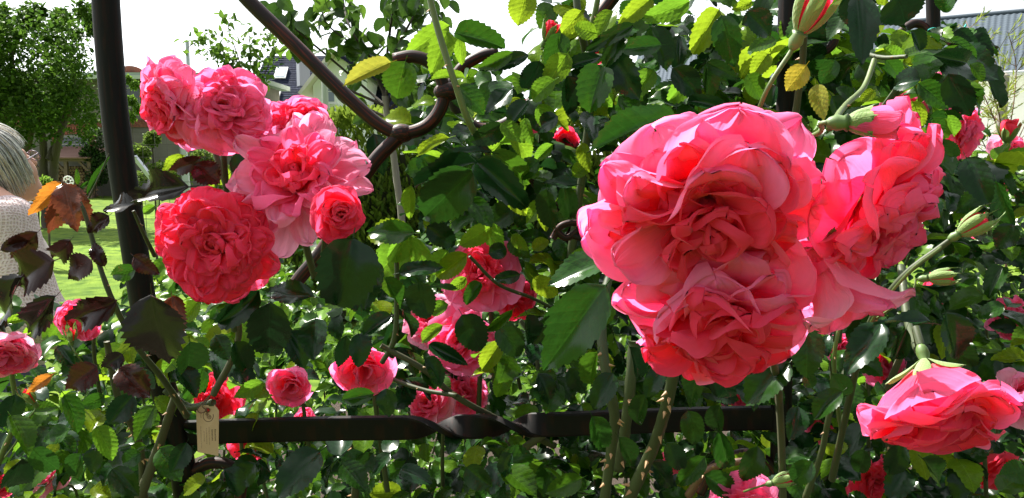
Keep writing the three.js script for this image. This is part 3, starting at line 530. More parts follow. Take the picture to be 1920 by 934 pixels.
heroLeaves(bronze, `
118 342 54 402 30 o .70
116 346 98 436 30 r .69
119 345 136 420 36 r .68
122 346 166 412 32 r .70
352 350 234 366 46 b .66
252 384 192 386 32 b .68
204 404 166 434 28 b .7
346 292 294 332 28 l .72
376 296 318 322 24 b .70
364 310 408 338 40 b .69
404 314 430 346 34 l .74
386 308 398 352 26 l .76
434 322 478 284 40 d .72
290 386 266 402 18 l .74
98 490 -4 532 62 b .60
0 470 62 440 20 b .60
172 488 120 512 42 b .66
40 520 -14 604 54 b .60
104 556 40 628 42 b .62
70 436 16 486 34 b .62
130 452 84 500 32 b .66
256 504 202 520 34 m .78
218 564 126 606 44 b .66
284 552 300 680 82 b .58
322 556 328 628 34 r .62
374 562 334 606 36 l .82
182 686 126 726 40 b .68
222 690 276 734 40 b .70
99 702 44 738 22 o .68
230 664 196 690 26 b .70
162 366 204 288 11 m .70
146 346 143 316 9 m .71
150 352 166 340 8 m .70
196 500 170 452 20 b .7
250 480 290 512 26 b .72
`, 3);
heroLeaves(tallRose, `
1610 -12 1626 118 58 d .52
1590 -10 1600 58 40 d .56
1682 -8 1704 46 88 d .60
1782 -12 1760 27 48 m .66
1400 22 1456 66 48 d .62
1456 74 1402 93 34 m .68
1708 58 1738 96 36 d .72
1748 104 1834 119 38 d .62
1780 74 1848 102 24 m .66
1726 150 1670 152 48 d .58
1722 156 1786 202 44 d .62
1778 138 1826 224 54 d .60
1748 220 1762 264 38 m .66
1776 216 1796 258 24 l .7
1512 122 1474 174 44 y .56
1530 158 1546 222 34 y .58
1566 112 1540 162 34 m .7
1752 262 1802 306 38 d .60
1812 296 1858 382 52 d .62
1868 340 1898 428 40 d .66
1660 110 1700 150 30 m .72
1640 170 1612 190 24 l .72
1690 120 1660 84 30 l .76
1700 106 1740 84 32 m .76
1600 190 1574 160 28 d .74
1560 180 1590 230 34 d .76
1480 220 1510 260 36 d .7
1456 160 1436 200 34 d .74
1440 100 1410 140 36 l .78
1400 140 1436 186 40 m .78
1660 200 1690 240 34 m .68
1710 190 1732 240 34 l .72
1820 120 1846 150 26 m .7
1610 120 1640 160 36 d .7
1580 30 1550 74 36 d .7
1540 0 1580 20 30 m .7
1760 8 1800 -14 30 d .7
1440 -10 1420 30 34 d .7
`, 4, .15);
heroLeaves(lowRose, `
76 606 40 638 22 l .76
12 604 62 594 18 l .78
150 776 100 794 48 d .78
130 806 78 828 38 m .76
494 716 438 748 30 l .9
28 740 10 808 46 d .74
264 850 222 872 34 m .8
180 840 170 890 36 d .8
152 850 128 900 40 d .82
386 896 332 924 38 m .84
40 860 20 930 52 d .74
196 742 150 766 30 m .84
240 770 210 800 30 m .86
274 836 240 850 22 m .86
326 776 290 740 32 l .92
300 790 262 776 28 m .84
60 690 90 720 26 m .8
110 650 140 690 30 d .8
104 816 150 842 30 m .84
260 700 290 726 34 d .86
330 690 380 740 44 d .74
250 740 200 800 46 d .74
300 840 340 900 48 d .76
210 880 260 930 44 d .74
380 690 350 760 40 d .78
120 740 160 810 42 m .72
60 840 110 890 44 m .72
290 760 250 830 40 m .72
340 660 300 700 34 l .8
440 640 470 700 44 d .76
420 880 460 930 44 d .76
540 620 580 690 50 d .74
180 800 220 860 42 m .70
20 780 60 850 44 d .68
350 830 320 890 38 d .72
`, 5, .2);
heroLeaves(bedRose, `
600 846 510 930 70 d .72
560 852 600 920 40 m .78
750 880 812 900 34 d .84
874 876 922 916 46 d .86
1348 804 1368 892 38 m .78
1420 836 1396 912 44 d .8
1320 890 1384 930 46 m .8
1322 856 1266 918 38 m .86
1184 868 1144 862 24 m .88
1092 896 1022 930 40 m .84
1220 866 1270 916 42 d .88
1480 680 1394 760 70 d .62
1440 720 1470 764 34 m .68
480 870 430 920 44 d .8
700 850 660 890 36 d .9
960 850 930 900 36 d .9
1010 700 1040 760 40 d .96
1068 690 1100 740 40 d .96
1090 760 1060 810 38 d .98
640 870 690 920 46 d .84
`, 6);
heroLeaves(sideRose, `
1752 606 1646 594 26 d .56
1654 606 1586 700 60 d .54
1774 586 1812 680 62 d .56
1700 616 1676 684 30 d .6
1512 612 1516 712 62 d .56
1580 734 1520 786 44 d .62
1496 762 1488 828 42 d .64
1524 866 1478 914 42 m .68
1690 830 1670 902 42 d .68
1924 880 1878 892 44 m .56
1620 842 1608 898 36 d .7
1510 700 1526 730 26 d .66
1430 728 1474 760 28 m .66
1780 640 1830 700 50 d .62
1900 420 1870 470 44 d .66
1840 360 1800 400 44 d .7
1880 500 1850 550 36 d .7
1560 700 1600 760 44 d .66
1640 760 1600 800 40 d .7
1310 680 1290 770 44 d .66
1340 690 1376 770 46 d .66
1180 650 1214 720 40 d .7
1240 690 1210 750 36 d .7
1400 700 1420 770 40 d .68
1460 640 1440 720 44 d .62
1120 660 1090 730 42 m .72
1150 700 1110 770 46 d .72
1210 740 1180 810 40 d .7
1290 770 1310 840 44 d .68
1110 780 1140 850 44 m .74
1350 760 1330 830 42 d .68
1250 830 1290 890 40 d .7
1160 820 1200 880 36 d .74
1730 860 1780 910 46 d .68
`, 7);
function cane(parent, rows, r0, r1, mat, seed = 1, thorns = 0) {
  r0 *= .8; r1 *= .8; const m = part('cane', pxTube(rows, r0, r1, 30, 8, .16, seed), stemMats[mat], parent), rnd = R(seed * 31), c = new THREE.CatmullRomCurve3(rows.map(([x, y, d]) => at(x, y, d)));
  for (let i = 0; i < thorns; i++) { const t = rnd.r(.05, .95), p = c.getPointAt(t), tn = c.getTangentAt(t), a = rnd.r(-.4, 3.5), side = V(Math.cos(a), 0, Math.sin(a)); side.addScaledVector(tn, -side.dot(tn)).normalize(); const r = lerp(r0, r1, t), g = new THREE.ConeGeometry(r * .42, r * 1.6, 6); g.translate(0, r * .6, 0); const th = part('thorn', g, thornMat, m); th.position.copy(p).addScaledVector(side, r * .8); th.quaternion.setFromUnitVectors(V(0, 1, 0), side.clone().addScaledVector(tn, .25).normalize()); }
}
cane(climber, [[798, -40, .84], [814, 30, .84], [832, 92, .84], [856, 165, .84], [882, 235, .85], [908, 275, .87], [930, 330, .95]], .0042, .0048, 'g', 1, 6);
cane(climber, [[1078, -30, .9], [1086, 40, .9], [1096, 88, .92], [1110, 150, .98], [1100, 260, 1.0], [1082, 400, 1.02], [1064, 520, 1.04]], .005, .0075, 'm', 2, 4);
cane(climber, [[1126, -30, .92], [1112, 40, .93], [1100, 86, .95], [1104, 150, 1.0]], .004, .005, 'g', 3, 2);
cane(climber, [[742, 440, .92], [744, 540, .93], [738, 640, .94], [716, 680, .95]], .0032, .004, 'm', 4, 3);
cane(climber, [[714, 648, .94], [790, 690, .95], [850, 740, .98], [940, 790, 1.02], [1040, 836, 1.06]], .0042, .006, 'd', 5, 8);
cane(climber, [[700, 660, 1.0], [720, 700, 1.0], [790, 730, .98], [856, 742, .96]], .003, .0035, 'm', 6, 2);
cane(climber, [[880, 480, .9], [930, 530, .93], [1000, 560, 1.0], [1060, 590, 1.05]], .0025, .003, 'm', 7, 2);
cane(climber, [[1150, 480, .84], [1128, 600, .80], [1138, 712, .79], [1152, 776, .8], [1146, 846, .82], [1130, 960, .84]], .0058, .0072, 'm', 8, 16);
cane(climber, [[1188, 640, .84], [1182, 720, .84], [1176, 780, .85], [1160, 880, .88]], .007, .0078, 'm', 9, 8);
cane(climber, [[1268, 676, .74], [1250, 760, .76], [1222, 846, .8], [1196, 900, .82], [1160, 980, .85]], .0068, .009, 'm', 10, 14);
cane(climber, [[1010, 700, 1.0], [1000, 640, 1.0], [976, 600, 1.0]], .003, .003, 'd', 11);
cane(bronze, [[118, 342, .70], [150, 380, .70], [168, 430, .70], [184, 490, .70], [206, 552, .70], [250, 640, .72], [306, 712, .75], [350, 780, .82]], .0022, .0044, 'm', 12, 4);
cane(bronze, [[166, 372, .7], [186, 330, .7], [204, 288, .7]], .0012, .0006, 'm', 13);
cane(bronze, [[250, 395, .70], [270, 440, .71], [290, 480, .73]], .0018, .0026, 'm', 14, 2);
cane(bronze, [[424, 352, .74], [428, 420, .76], [436, 520, .8], [446, 640, .84], [400, 740, .86]], .003, .0046, 'd', 15, 3);
cane(lowRose, [[20, 690, .78], [30, 780, .8], [0, 860, .82], [-30, 940, .84]], .003, .004, 'g', 16, 2);
cane(lowRose, [[200, 640, .84], [220, 740, .86], [260, 830, .9], [270, 940, .94]], .004, .006, 'd', 17, 6);
cane(lowRose, [[330, 740, .86], [300, 830, .9], [262, 934, .92]], .005, .008, 'd', 18, 4);
cane(lowRose, [[400, 755, .9], [350, 762, .92], [310, 730, .92]], .005, .006, 'm', 19, 2);
cane(bedRose, [[660, 800, 1.1], [668, 880, 1.12], [660, 980, 1.14]], .006, .007, 'd', 20, 4);
cane(bedRose, [[1420, 860, .9], [1330, 880, .92], [1290, 930, .94]], .005, .006, 'r', 21, 3);
cane(bedRose, [[1040, 800, 1.0], [960, 860, 1.05], [900, 930, 1.1]], .006, .008, 'd', 22, 4);
cane(tallRose, [[1640, 112, .62], [1622, 160, .60], [1585, 198, .56], [1556, 240, .5]], .0024, .003, 'g', 23, 1);
cane(tallRose, [[1690, 160, .7], [1640, 230, .74], [1600, 330, .8], [1590, 440, .84], [1570, 640, .9]], .0045, .006, 'm', 24, 5);
cane(tallRose, [[1510, 0, .66], [1505, 110, .7], [1490, 230, .74], [1470, 420, .8]], .0035, .005, 'd', 25, 4);
cane(tallRose, [[1700, 106, .66], [1660, 108, .68], [1620, 100, .72]], .0022, .0024, 'm', 26, 1);
cane(sideRose, [[1780, 452, .58], [1700, 512, .59], [1650, 572, .61], [1620, 640, .66], [1590, 760, .72], [1560, 900, .78]], .0028, .0042, 'm', 27, 4);
cane(sideRose, [[1600, 660, .7], [1560, 760, .7], [1540, 850, .72], [1510, 934, .74]], .003, .0038, 'm', 28, 2);
cane(sideRose, [[1600, 540, .7], [1568, 640, .7], [1566, 720, .72], [1580, 820, .76]], .002, .003, 'g', 29, 2);
cane(sideRose, [[1700, 640, .8], [1660, 760, .86], [1690, 934, .92]], .004, .006, 'd', 30, 3);
// sprays of leaves in patches of the bush; the largest in view are single leaves, the small ones further in are one mass
const foliageMat = phys(1, 1, 1, 1, { vertexColors: true, transmission: .38, thickness: 0, clearcoat: .5, clearcoatRoughness: .3, specularIntensity: 0, map: leafMap, bumpMap: leafBump, bumpScale: .001 });
function leafTint(rnd, k) { const a = rnd(), b = rnd.r(.75, 1.25), c = a < k[0] ? [.011, .042, .010] : a < k[0] + k[1] ? [.038, .115, .012] : [.13, .27, .018]; return c.map((x) => x * b); }  // dark, mid and lime tints that paint shaded and backlit leaves
function fillBush(parent, seed, patches, singles = 110) {
  const rnd = R(seed), near = [], far = [];
  for (const [x0, y0, x1, y1, d0, d1, n, size, mix, tr = 0] of patches) for (let i = 0; i < n; i++) {
    const d = lerp(d0, d1, rnd()), px = rnd.r(x0, x1), py = lerp(y0, y1, rnd()), p = at(px, py, d), a = rnd() * 6.283, dir = V(Math.cos(a), rnd.r(-.5, .35), Math.sin(a) * .8).normalize();
    const up = V(rnd.s(.5), .8, .55 + rnd.s(.4)).normalize(), out = []; spray(rnd, p, dir, up, size * rnd.r(.8, 1.2), out, rnd() < .5 ? 5 : 7);
    for (const m of out) { const q = V(0, 0, 0).setFromMatrixPosition(m), [ux, uy, ud] = project(q); if (ud < .75 || keepClear(ux, uy, ud)) continue; (ud < 1.55 ? near : far).push([m, ud, mix]); }
  }
  near.sort((a, b) => a[1] - b[1]);
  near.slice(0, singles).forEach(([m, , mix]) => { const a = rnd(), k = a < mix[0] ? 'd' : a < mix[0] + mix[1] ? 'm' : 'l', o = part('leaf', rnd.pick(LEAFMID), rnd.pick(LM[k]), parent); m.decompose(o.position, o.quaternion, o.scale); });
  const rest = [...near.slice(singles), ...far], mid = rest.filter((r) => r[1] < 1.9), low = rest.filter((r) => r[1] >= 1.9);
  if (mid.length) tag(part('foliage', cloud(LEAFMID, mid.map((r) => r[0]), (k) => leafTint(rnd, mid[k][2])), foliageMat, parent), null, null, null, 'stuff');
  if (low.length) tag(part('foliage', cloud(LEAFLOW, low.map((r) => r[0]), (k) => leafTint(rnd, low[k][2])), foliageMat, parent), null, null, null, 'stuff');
}
// openings of the bush through which lawn, sky and houses show
function keepClear(x, y, d) {
  for (const [fx, fy, fd, fr] of FAR) if (d < fd + .03 && Math.hypot(x - fx, y - fy) < fr * (fr > 45 ? .95 : .35)) return true;
  if (x < 235 && y < 560) return true;
  if (x < 560 && y < 300 && d > .8) return true;
  if (x < 770 && y < 400) return true;
  if (x > 880 && x < 1010 && y < 90 + (x - 880) * .3) return true;
  if (x > 1830 && y < 290) return true;
  if (x > 1700 && y < 60) return true;
  if (x > 1210 && x < 1310 && y > 92 && y < 160 && d > 1) return true;
  return false;
}
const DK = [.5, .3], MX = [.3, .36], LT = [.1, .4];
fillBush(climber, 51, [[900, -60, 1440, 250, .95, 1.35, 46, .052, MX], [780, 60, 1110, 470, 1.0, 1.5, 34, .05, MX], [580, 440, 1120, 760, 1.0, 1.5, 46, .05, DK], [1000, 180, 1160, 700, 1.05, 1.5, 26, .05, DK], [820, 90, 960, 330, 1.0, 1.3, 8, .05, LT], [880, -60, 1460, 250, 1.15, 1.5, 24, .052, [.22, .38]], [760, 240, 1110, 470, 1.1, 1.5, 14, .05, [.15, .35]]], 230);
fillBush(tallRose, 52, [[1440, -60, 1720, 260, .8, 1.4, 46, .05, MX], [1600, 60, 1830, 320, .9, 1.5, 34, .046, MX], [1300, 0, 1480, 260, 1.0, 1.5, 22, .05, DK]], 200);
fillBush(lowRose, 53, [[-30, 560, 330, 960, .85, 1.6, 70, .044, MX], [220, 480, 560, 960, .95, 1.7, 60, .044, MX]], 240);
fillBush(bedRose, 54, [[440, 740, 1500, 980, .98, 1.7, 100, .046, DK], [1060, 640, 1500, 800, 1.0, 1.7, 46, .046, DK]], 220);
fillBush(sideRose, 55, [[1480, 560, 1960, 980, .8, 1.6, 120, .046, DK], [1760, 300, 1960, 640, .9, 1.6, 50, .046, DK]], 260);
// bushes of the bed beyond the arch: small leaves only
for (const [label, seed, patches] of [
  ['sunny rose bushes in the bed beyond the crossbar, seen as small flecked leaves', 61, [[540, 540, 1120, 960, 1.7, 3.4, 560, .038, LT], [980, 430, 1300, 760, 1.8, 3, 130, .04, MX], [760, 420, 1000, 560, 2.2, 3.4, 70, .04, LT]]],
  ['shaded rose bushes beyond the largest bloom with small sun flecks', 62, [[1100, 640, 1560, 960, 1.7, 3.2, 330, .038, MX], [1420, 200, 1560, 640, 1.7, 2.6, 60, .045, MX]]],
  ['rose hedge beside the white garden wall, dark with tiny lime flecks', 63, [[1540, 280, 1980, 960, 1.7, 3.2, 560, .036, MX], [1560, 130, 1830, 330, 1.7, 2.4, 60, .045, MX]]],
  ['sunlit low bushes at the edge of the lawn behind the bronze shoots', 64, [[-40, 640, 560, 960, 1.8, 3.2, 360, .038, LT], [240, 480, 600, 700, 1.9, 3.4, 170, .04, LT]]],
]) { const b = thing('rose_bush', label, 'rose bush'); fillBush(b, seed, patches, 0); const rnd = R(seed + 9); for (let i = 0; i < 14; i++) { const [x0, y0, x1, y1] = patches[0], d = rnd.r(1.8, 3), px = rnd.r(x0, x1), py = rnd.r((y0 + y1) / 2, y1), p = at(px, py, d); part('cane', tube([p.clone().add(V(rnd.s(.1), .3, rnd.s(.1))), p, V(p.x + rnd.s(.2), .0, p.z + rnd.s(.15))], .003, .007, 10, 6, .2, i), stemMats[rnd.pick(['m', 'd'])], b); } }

// ---------------------------------------------------------------- lawn and soil
const tone = (a, b, k) => a.map((x, i) => lerp(x, b[i], k));
const lawnMap = tex(512, 512, (u, v) => { const k = fbm(u * 40, v * 40, 4), f = fbm(u * 160 + 4, v * 160, 3), d = fbm(u * 7 + 2, v * 7, 3); return tone(tone([.30, .40, .13], [.44, .52, .17], k), [.20, .30, .09], sm(f, .45, .75) * .7).map((x) => x * (.86 + .25 * d)); }, true, 16, 16);
const lawnBump = tex(256, 256, (u, v) => fbm(u * 90, v * 90, 3), false, 60, 60);
const lawn = part('lawn', new THREE.PlaneGeometry(400, 400, 1, 1).rotateX(-Math.PI / 2), phys(1, 1, 1, .95, { map: lawnMap, bumpMap: lawnBump, bumpScale: .02, specularIntensity: .2 }), scene); tag(lawn, null, null, null, 'structure');
const soil = part('garden_soil', grid(60, 40, (u, v) => { const x = lerp(-1.9, 6, u), z = lerp(1.5, -7.6, v) * (u < .25 ? lerp(.5, 1, u * 4) : 1), e = Math.min(u, 1 - u, v, 1 - v) * 12; return V(x, .004 + Math.min(1, e) * .05 * fbm(x * 5, z * 5), z); }), std(.06, .04, .026, .95, { bumpMap: lawnBump, bumpScale: .01 }), scene); tag(soil, null, null, null, 'structure');
{ // grass blades where the lawn shows
  const rnd = R(71), ms = [], bl = geoFrom([-.006, 0, 0, .006, 0, 0, -.004, .6, .08, .004, .6, .08, 0, 1, .28], [0, 1, 2, 2, 1, 3, 2, 3, 4], [0, 0, 1, 0, 0, .6, 1, .6, .5, 1]);
  for (let i = 0; i < 26000; i++) { const d = 5 + 17 * Math.pow(rnd(), 1.6), x = (rnd.r(-40, 300) - 960) / FPX * d, s = rnd.r(.03, .06); ms.push(mat4(V(x, 0, -d), new THREE.Quaternion().setFromEuler(new THREE.Euler(rnd.s(.5), rnd() * 6.3, rnd.s(.5))), V(s * 9 * .06 * (1 + d / 8), s, s))); }
  tag(part('grass', cloud([bl], ms, () => { const k = rnd(); return [lerp(.07, .16, k), lerp(.14, .25, k), .028]; }), phys(1, 1, 1, 1, { vertexColors: true, transmission: .35, specularIntensity: .2 }), scene), null, null, null, 'stuff');
}
// ---------------------------------------------------------------- trees and shrubs
const barkBump = tex(128, 256, (u, v) => fbm(u * 16, v * 7, 4));
const bark = std(.075, .06, .045, .9, { bumpMap: barkBump, bumpScale: .02 }), barkGrey = std(.20, .18, .15, .85, { bumpMap: barkBump, bumpScale: .004 });
const crownMat = phys(1, 1, 1, 1, { vertexColors: true, transmission: .42, thickness: 0, clearcoat: .25, clearcoatRoughness: .45, specularIntensity: 0 });
const softLeaf = [0, 1, 2].map((i) => leafGeo({ teeth: 2, nu: 1, fold: .2 + i * .1, droop: .3 + i * .3, seed: i + 80, stalk: 0, tooth: 0 }));
function scatter(rnd, n, where, size, aspect = .6) { const out = []; for (let i = 0; i < n; i++) { const p = where(i); if (!p) continue; const s = size * rnd.r(.7, 1.3); out.push(mat4(p, new THREE.Quaternion().setFromEuler(new THREE.Euler(rnd.r(-2.4, .2), rnd() * 6.283, rnd.s(1), 'YXZ')), V(s * aspect, s, s))); } return out; }
const greens = (rnd, a, b, v = .3) => () => { const k = rnd(), m = rnd.r(1 - v, 1 + v); return tone(a, b, k).map((x) => x * m); };
function ball(rnd, c, r) { let p; do p = V(rnd.s(1), rnd.s(1), rnd.s(1)); while (p.lengthSq() > 1 || p.lengthSq() < .12); return p.multiply(r).add(c); }
{ // pollarded fruit tree with several trunks
  const D = 19, rnd = R(81), t = thing('fruit_tree', 'leafy fruit tree with several dark trunks on the lawn before the brick barn', 'tree'), B = (x, y, z = D) => onZ(x, y, -z);
  const base = B(70, 372); base.y = 0;
  for (const rows of [[[-6, 384], [-4, 300], [6, 240], [10, 150]], [[86, 382], [82, 320], [80, 262], [62, 180]], [[92, 382], [100, 320], [108, 270], [128, 200], [140, 130]], [[40, 384], [48, 300], [60, 230], [70, 140]], [[90, 300], [112, 250], [150, 170]], [[50, 240], [30, 180], [20, 90]]]) { const pts = rows.map(([x, y], k) => B(x, y, D + (k % 2) * .25)); if (rows[0][1] > 370) pts[0].y = -.05; part(rows[0][1] > 370 ? 'trunk' : 'branch', tube(pts, rows[0][1] > 370 ? .13 : .07, .05, 24, 9, .35, rows[0][0]), bark, t); }
  const clumps = []; for (let i = 0; i < 96; i++) { const px = rnd.r(-110, 178), top = px < 150 ? 22 + 16 * Math.sin(px * .06) + (px > 20 && px < 40 ? 22 : 0) : 55; const py = rnd.r(top + 18, 240); clumps.push([B(px, py, D + rnd.s(1.5)), rnd.r(.24, .5)]); }
  for (let i = 0; i < 16; i++) clumps.push([B(rnd.r(-40, 185), rnd.r(20, 70), D + rnd.s(1)), rnd.r(.12, .22)]);
  const ms = scatter(rnd, 17000, () => { const [c, r] = rnd.pick(clumps); return ball(rnd, c, V(r, r * 1.25, r)); }, .115);
  part('crown', cloud(softLeaf, ms, greens(rnd, [.035, .085, .012], [.09, .17, .02])), crownMat, t);
}
function shrub(name, label, cat, clumps, n, size, a, b, seed, stems = 3) {     // clumps: [px, py, depth, radius px]
  const rnd = R(seed), t = thing(name, label, cat), cs = clumps.map(([x, y, d, r]) => [onZ(x, y, -d), r / FPX * d]);
  part('foliage', cloud(softLeaf, scatter(rnd, n, () => { const [c, r] = rnd.pick(cs); const p = ball(rnd, c, V(r, r, r)); return p.y < .01 ? null : p; }, size), greens(rnd, a, b)), crownMat, t);
  for (let i = 0; i < stems; i++) { const [c, r] = cs[i % cs.length]; part('stem', tube([V(c.x + rnd.s(r * .3), -.02, c.z), V(c.x + rnd.s(r * .3), c.y * .5, c.z), c.clone()], .02, .008, 8, 6, .3, i), bark, t); }
  return t;
}
shrub('shrub', 'sunlit light green shrub on the lawn beyond the woman', 'shrub', [[72, 352, 12, 17], [84, 345, 12, 13], [64, 372, 12, 16], [50, 385, 12, 16], [80, 375, 12, 12]], 1700, .055, [.13, .25, .03], [.24, .38, .05], 82);
shrub('shrub', 'dark evergreen shrub against the barn by the white chair', 'shrub', [[176, 262, 34, 24], [168, 290, 34, 16], [186, 300, 34, 18], [182, 330, 34, 20]], 2200, .12, [.02, .05, .015], [.05, .10, .02], 83);
shrub('shrub', 'flowering shrubs with yellow leaves along the wire fence', 'shrub', [[262, 290, 11.6, 18], [285, 262, 11.6, 14], [300, 330, 11.6, 26], [340, 330, 11.4, 20], [270, 345, 11.2, 24], [380, 300, 11.6, 22], [410, 330, 11.4, 26]], 3800, .055, [.06, .12, .02], [.17, .24, .04], 84);
shrub('vine', 'green creeper climbing the barn beside the arched window', 'climbing plant', [[246, 190, 30, 10], [252, 160, 30, 9], [244, 220, 30, 10], [240, 150, 30, 6], [258, 205, 30, 9]], 1500, .11, [.10, .2, .03], [.18, .3, .04], 85, 1);
{ // conifer hedge
  const rnd = R(91), t = thing('conifer_hedge', 'clipped yellow green conifer hedge behind the sapling', 'hedge'), fan = geoFrom([0, 0, 0, -.12, .3, .02, .0, .28, 0, .14, .34, -.02, -.2, .62, .03, -.03, .6, 0, .17, .66, -.02, -.08, .95, .05, .05, 1, .0, .16, .9, .02], [0, 2, 1, 0, 3, 2, 1, 2, 4, 2, 5, 4, 2, 3, 5, 3, 6, 5, 4, 5, 7, 5, 8, 7, 5, 6, 8, 6, 9, 8], [0, 0, 0, .3, .5, .3, 1, .3, 0, .6, .5, .6, 1, .6, 0, 1, .5, 1, 1, 1]);
  const ms = [], H = (x) => 1.93 + .12 * fbm(x * 2.2, 3) + .05 * fbm(x * 9, 1);
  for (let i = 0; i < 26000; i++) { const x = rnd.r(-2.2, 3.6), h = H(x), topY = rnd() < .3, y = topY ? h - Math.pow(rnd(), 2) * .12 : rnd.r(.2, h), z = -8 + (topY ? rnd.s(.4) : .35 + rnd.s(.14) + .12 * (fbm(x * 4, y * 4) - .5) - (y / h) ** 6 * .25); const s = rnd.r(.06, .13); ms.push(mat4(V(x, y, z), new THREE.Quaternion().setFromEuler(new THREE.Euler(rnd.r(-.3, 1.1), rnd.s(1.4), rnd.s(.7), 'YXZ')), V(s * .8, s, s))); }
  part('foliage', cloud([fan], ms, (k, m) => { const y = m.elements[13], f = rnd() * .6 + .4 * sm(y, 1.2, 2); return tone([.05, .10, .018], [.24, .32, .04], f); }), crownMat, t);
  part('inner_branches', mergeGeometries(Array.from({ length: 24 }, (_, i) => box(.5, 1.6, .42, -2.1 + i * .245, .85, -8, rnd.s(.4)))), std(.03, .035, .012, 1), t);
}
{ // young fruit tree before the hedge: single leaves
  const D = 4.4, rnd = R(95), t = thing('sapling', 'slim young tree with drooping leaves in front of the conifer hedge', 'tree'), B = (x, y, d = D) => onZ(x, y, -d);
  const tr = [[752, 400], [744, 340], [738, 290], [728, 236], [722, 180]].map(([x, y]) => B(x, y)); const foot = tr[0].clone(); foot.y = -.02; foot.x += .06;
  part('trunk', tube([foot, ...tr], .024, .017, 30, 10, .25, 3), barkGrey, t);
  const limbs = [[[722, 185], [700, 120], [660, 60], [640, -20]], [[724, 200], [690, 170], [620, 110], [560, 60], [520, 20]], [[722, 180], [726, 100], [735, 30], [740, -30]], [[724, 200], [760, 130], [800, 70], [820, 0]], [[726, 220], [690, 205], [640, 190], [600, 130]], [[722, 180], [680, 100], [610, 40], [600, -20]], [[724, 210], [770, 170], [830, 130]], [[724, 200], [620, 150], [560, 90], [540, 10]], [[722, 185], [745, 90], [775, 30], [790, -20]]].map((rows) => rows.map(([x, y], k) => B(x, y, D + rnd.s(.12) * k)));
  for (const l of limbs) part('branch', tube(l, .0085, .003, 20, 6, .3, 2), bark, t);
  const spots = limbs.map((l) => new THREE.CatmullRomCurve3(l));
  const CL = [0, 1, 2].map((i) => leafGeo({ teeth: 7, nu: 2, fold: .2 + i * .14, droop: .3 + i * .35, seed: i + 90, stalk: .2, tooth: .02, k: .52 }));
  const lm = [leafMat(.045, .105, .02, .35, .55), leafMat(.07, .15, .024, .42, .5), leafMat(.12, .23, .03, .5, .4)];
  for (let i = 0; i < 290; i++) { const c = rnd.pick(spots), p = c.getPointAt(rnd.r(.25, 1)).add(V(rnd.s(.07), rnd.s(.06), rnd.s(.1))), [x, y] = project(p); if (y > 270 || (x < 655 && y > 95) || (y > 200 && x < 690)) continue; const a = rnd() * 6.283, dir = V(Math.cos(a), rnd.r(-1.4, -.1), Math.sin(a)).normalize(), s = rnd.r(.085, .13), tip = p.clone().addScaledVector(dir, s), [q, L] = leafPose(p, tip, rnd.s(.9), V(rnd.s(.6), .8, .6).normalize()); const m = part('leaf', rnd.pick(CL), rnd.pick(lm), t); m.position.copy(p); m.quaternion.copy(q); m.scale.set(L * .62, L, L * .7); }
}
{ // airy tree top over the slate roof
  const D = 9, rnd = R(97), t = thing('young_tree', 'thin young tree with sparse bright leaves before the slate roof', 'tree'), B = (x, y, d = D) => onZ(x, y, -d);
  const tr = [[470, 330], [466, 250], [462, 180]].map(([x, y]) => B(x, y)); const foot = tr[0].clone(); foot.y = 0;
  part('trunk', tube([foot, ...tr], .02, .012, 20, 8, .2, 4), bark, t);
  const limbs = [[[462, 190], [440, 130], [400, 100], [372, 80], [352, 90]], [[462, 190], [450, 120], [430, 60], [428, 40]], [[462, 190], [480, 120], [500, 70], [520, 60]], [[462, 180], [470, 110], [466, 60]], [[462, 170], [430, 120], [388, 72], [384, 60]], [[462, 200], [500, 130], [515, 90]]].map((rows) => rows.map(([x, y], k) => B(x, y, D + rnd.s(.15) * k)));
  for (const l of limbs) part('branch', tube(l, .009, .003, 16, 6, .2, 1), bark, t);
  const cs = limbs.map((l) => new THREE.CatmullRomCurve3(l)), ms = scatter(rnd, 420, () => rnd.pick(cs).getPointAt(rnd.r(.25, 1)).add(V(rnd.s(.09), rnd.s(.09), rnd.s(.1))), .085);
  part('crown', cloud(softLeaf, ms, greens(rnd, [.06, .13, .02], [.17, .28, .04])), crownMat, t);
}
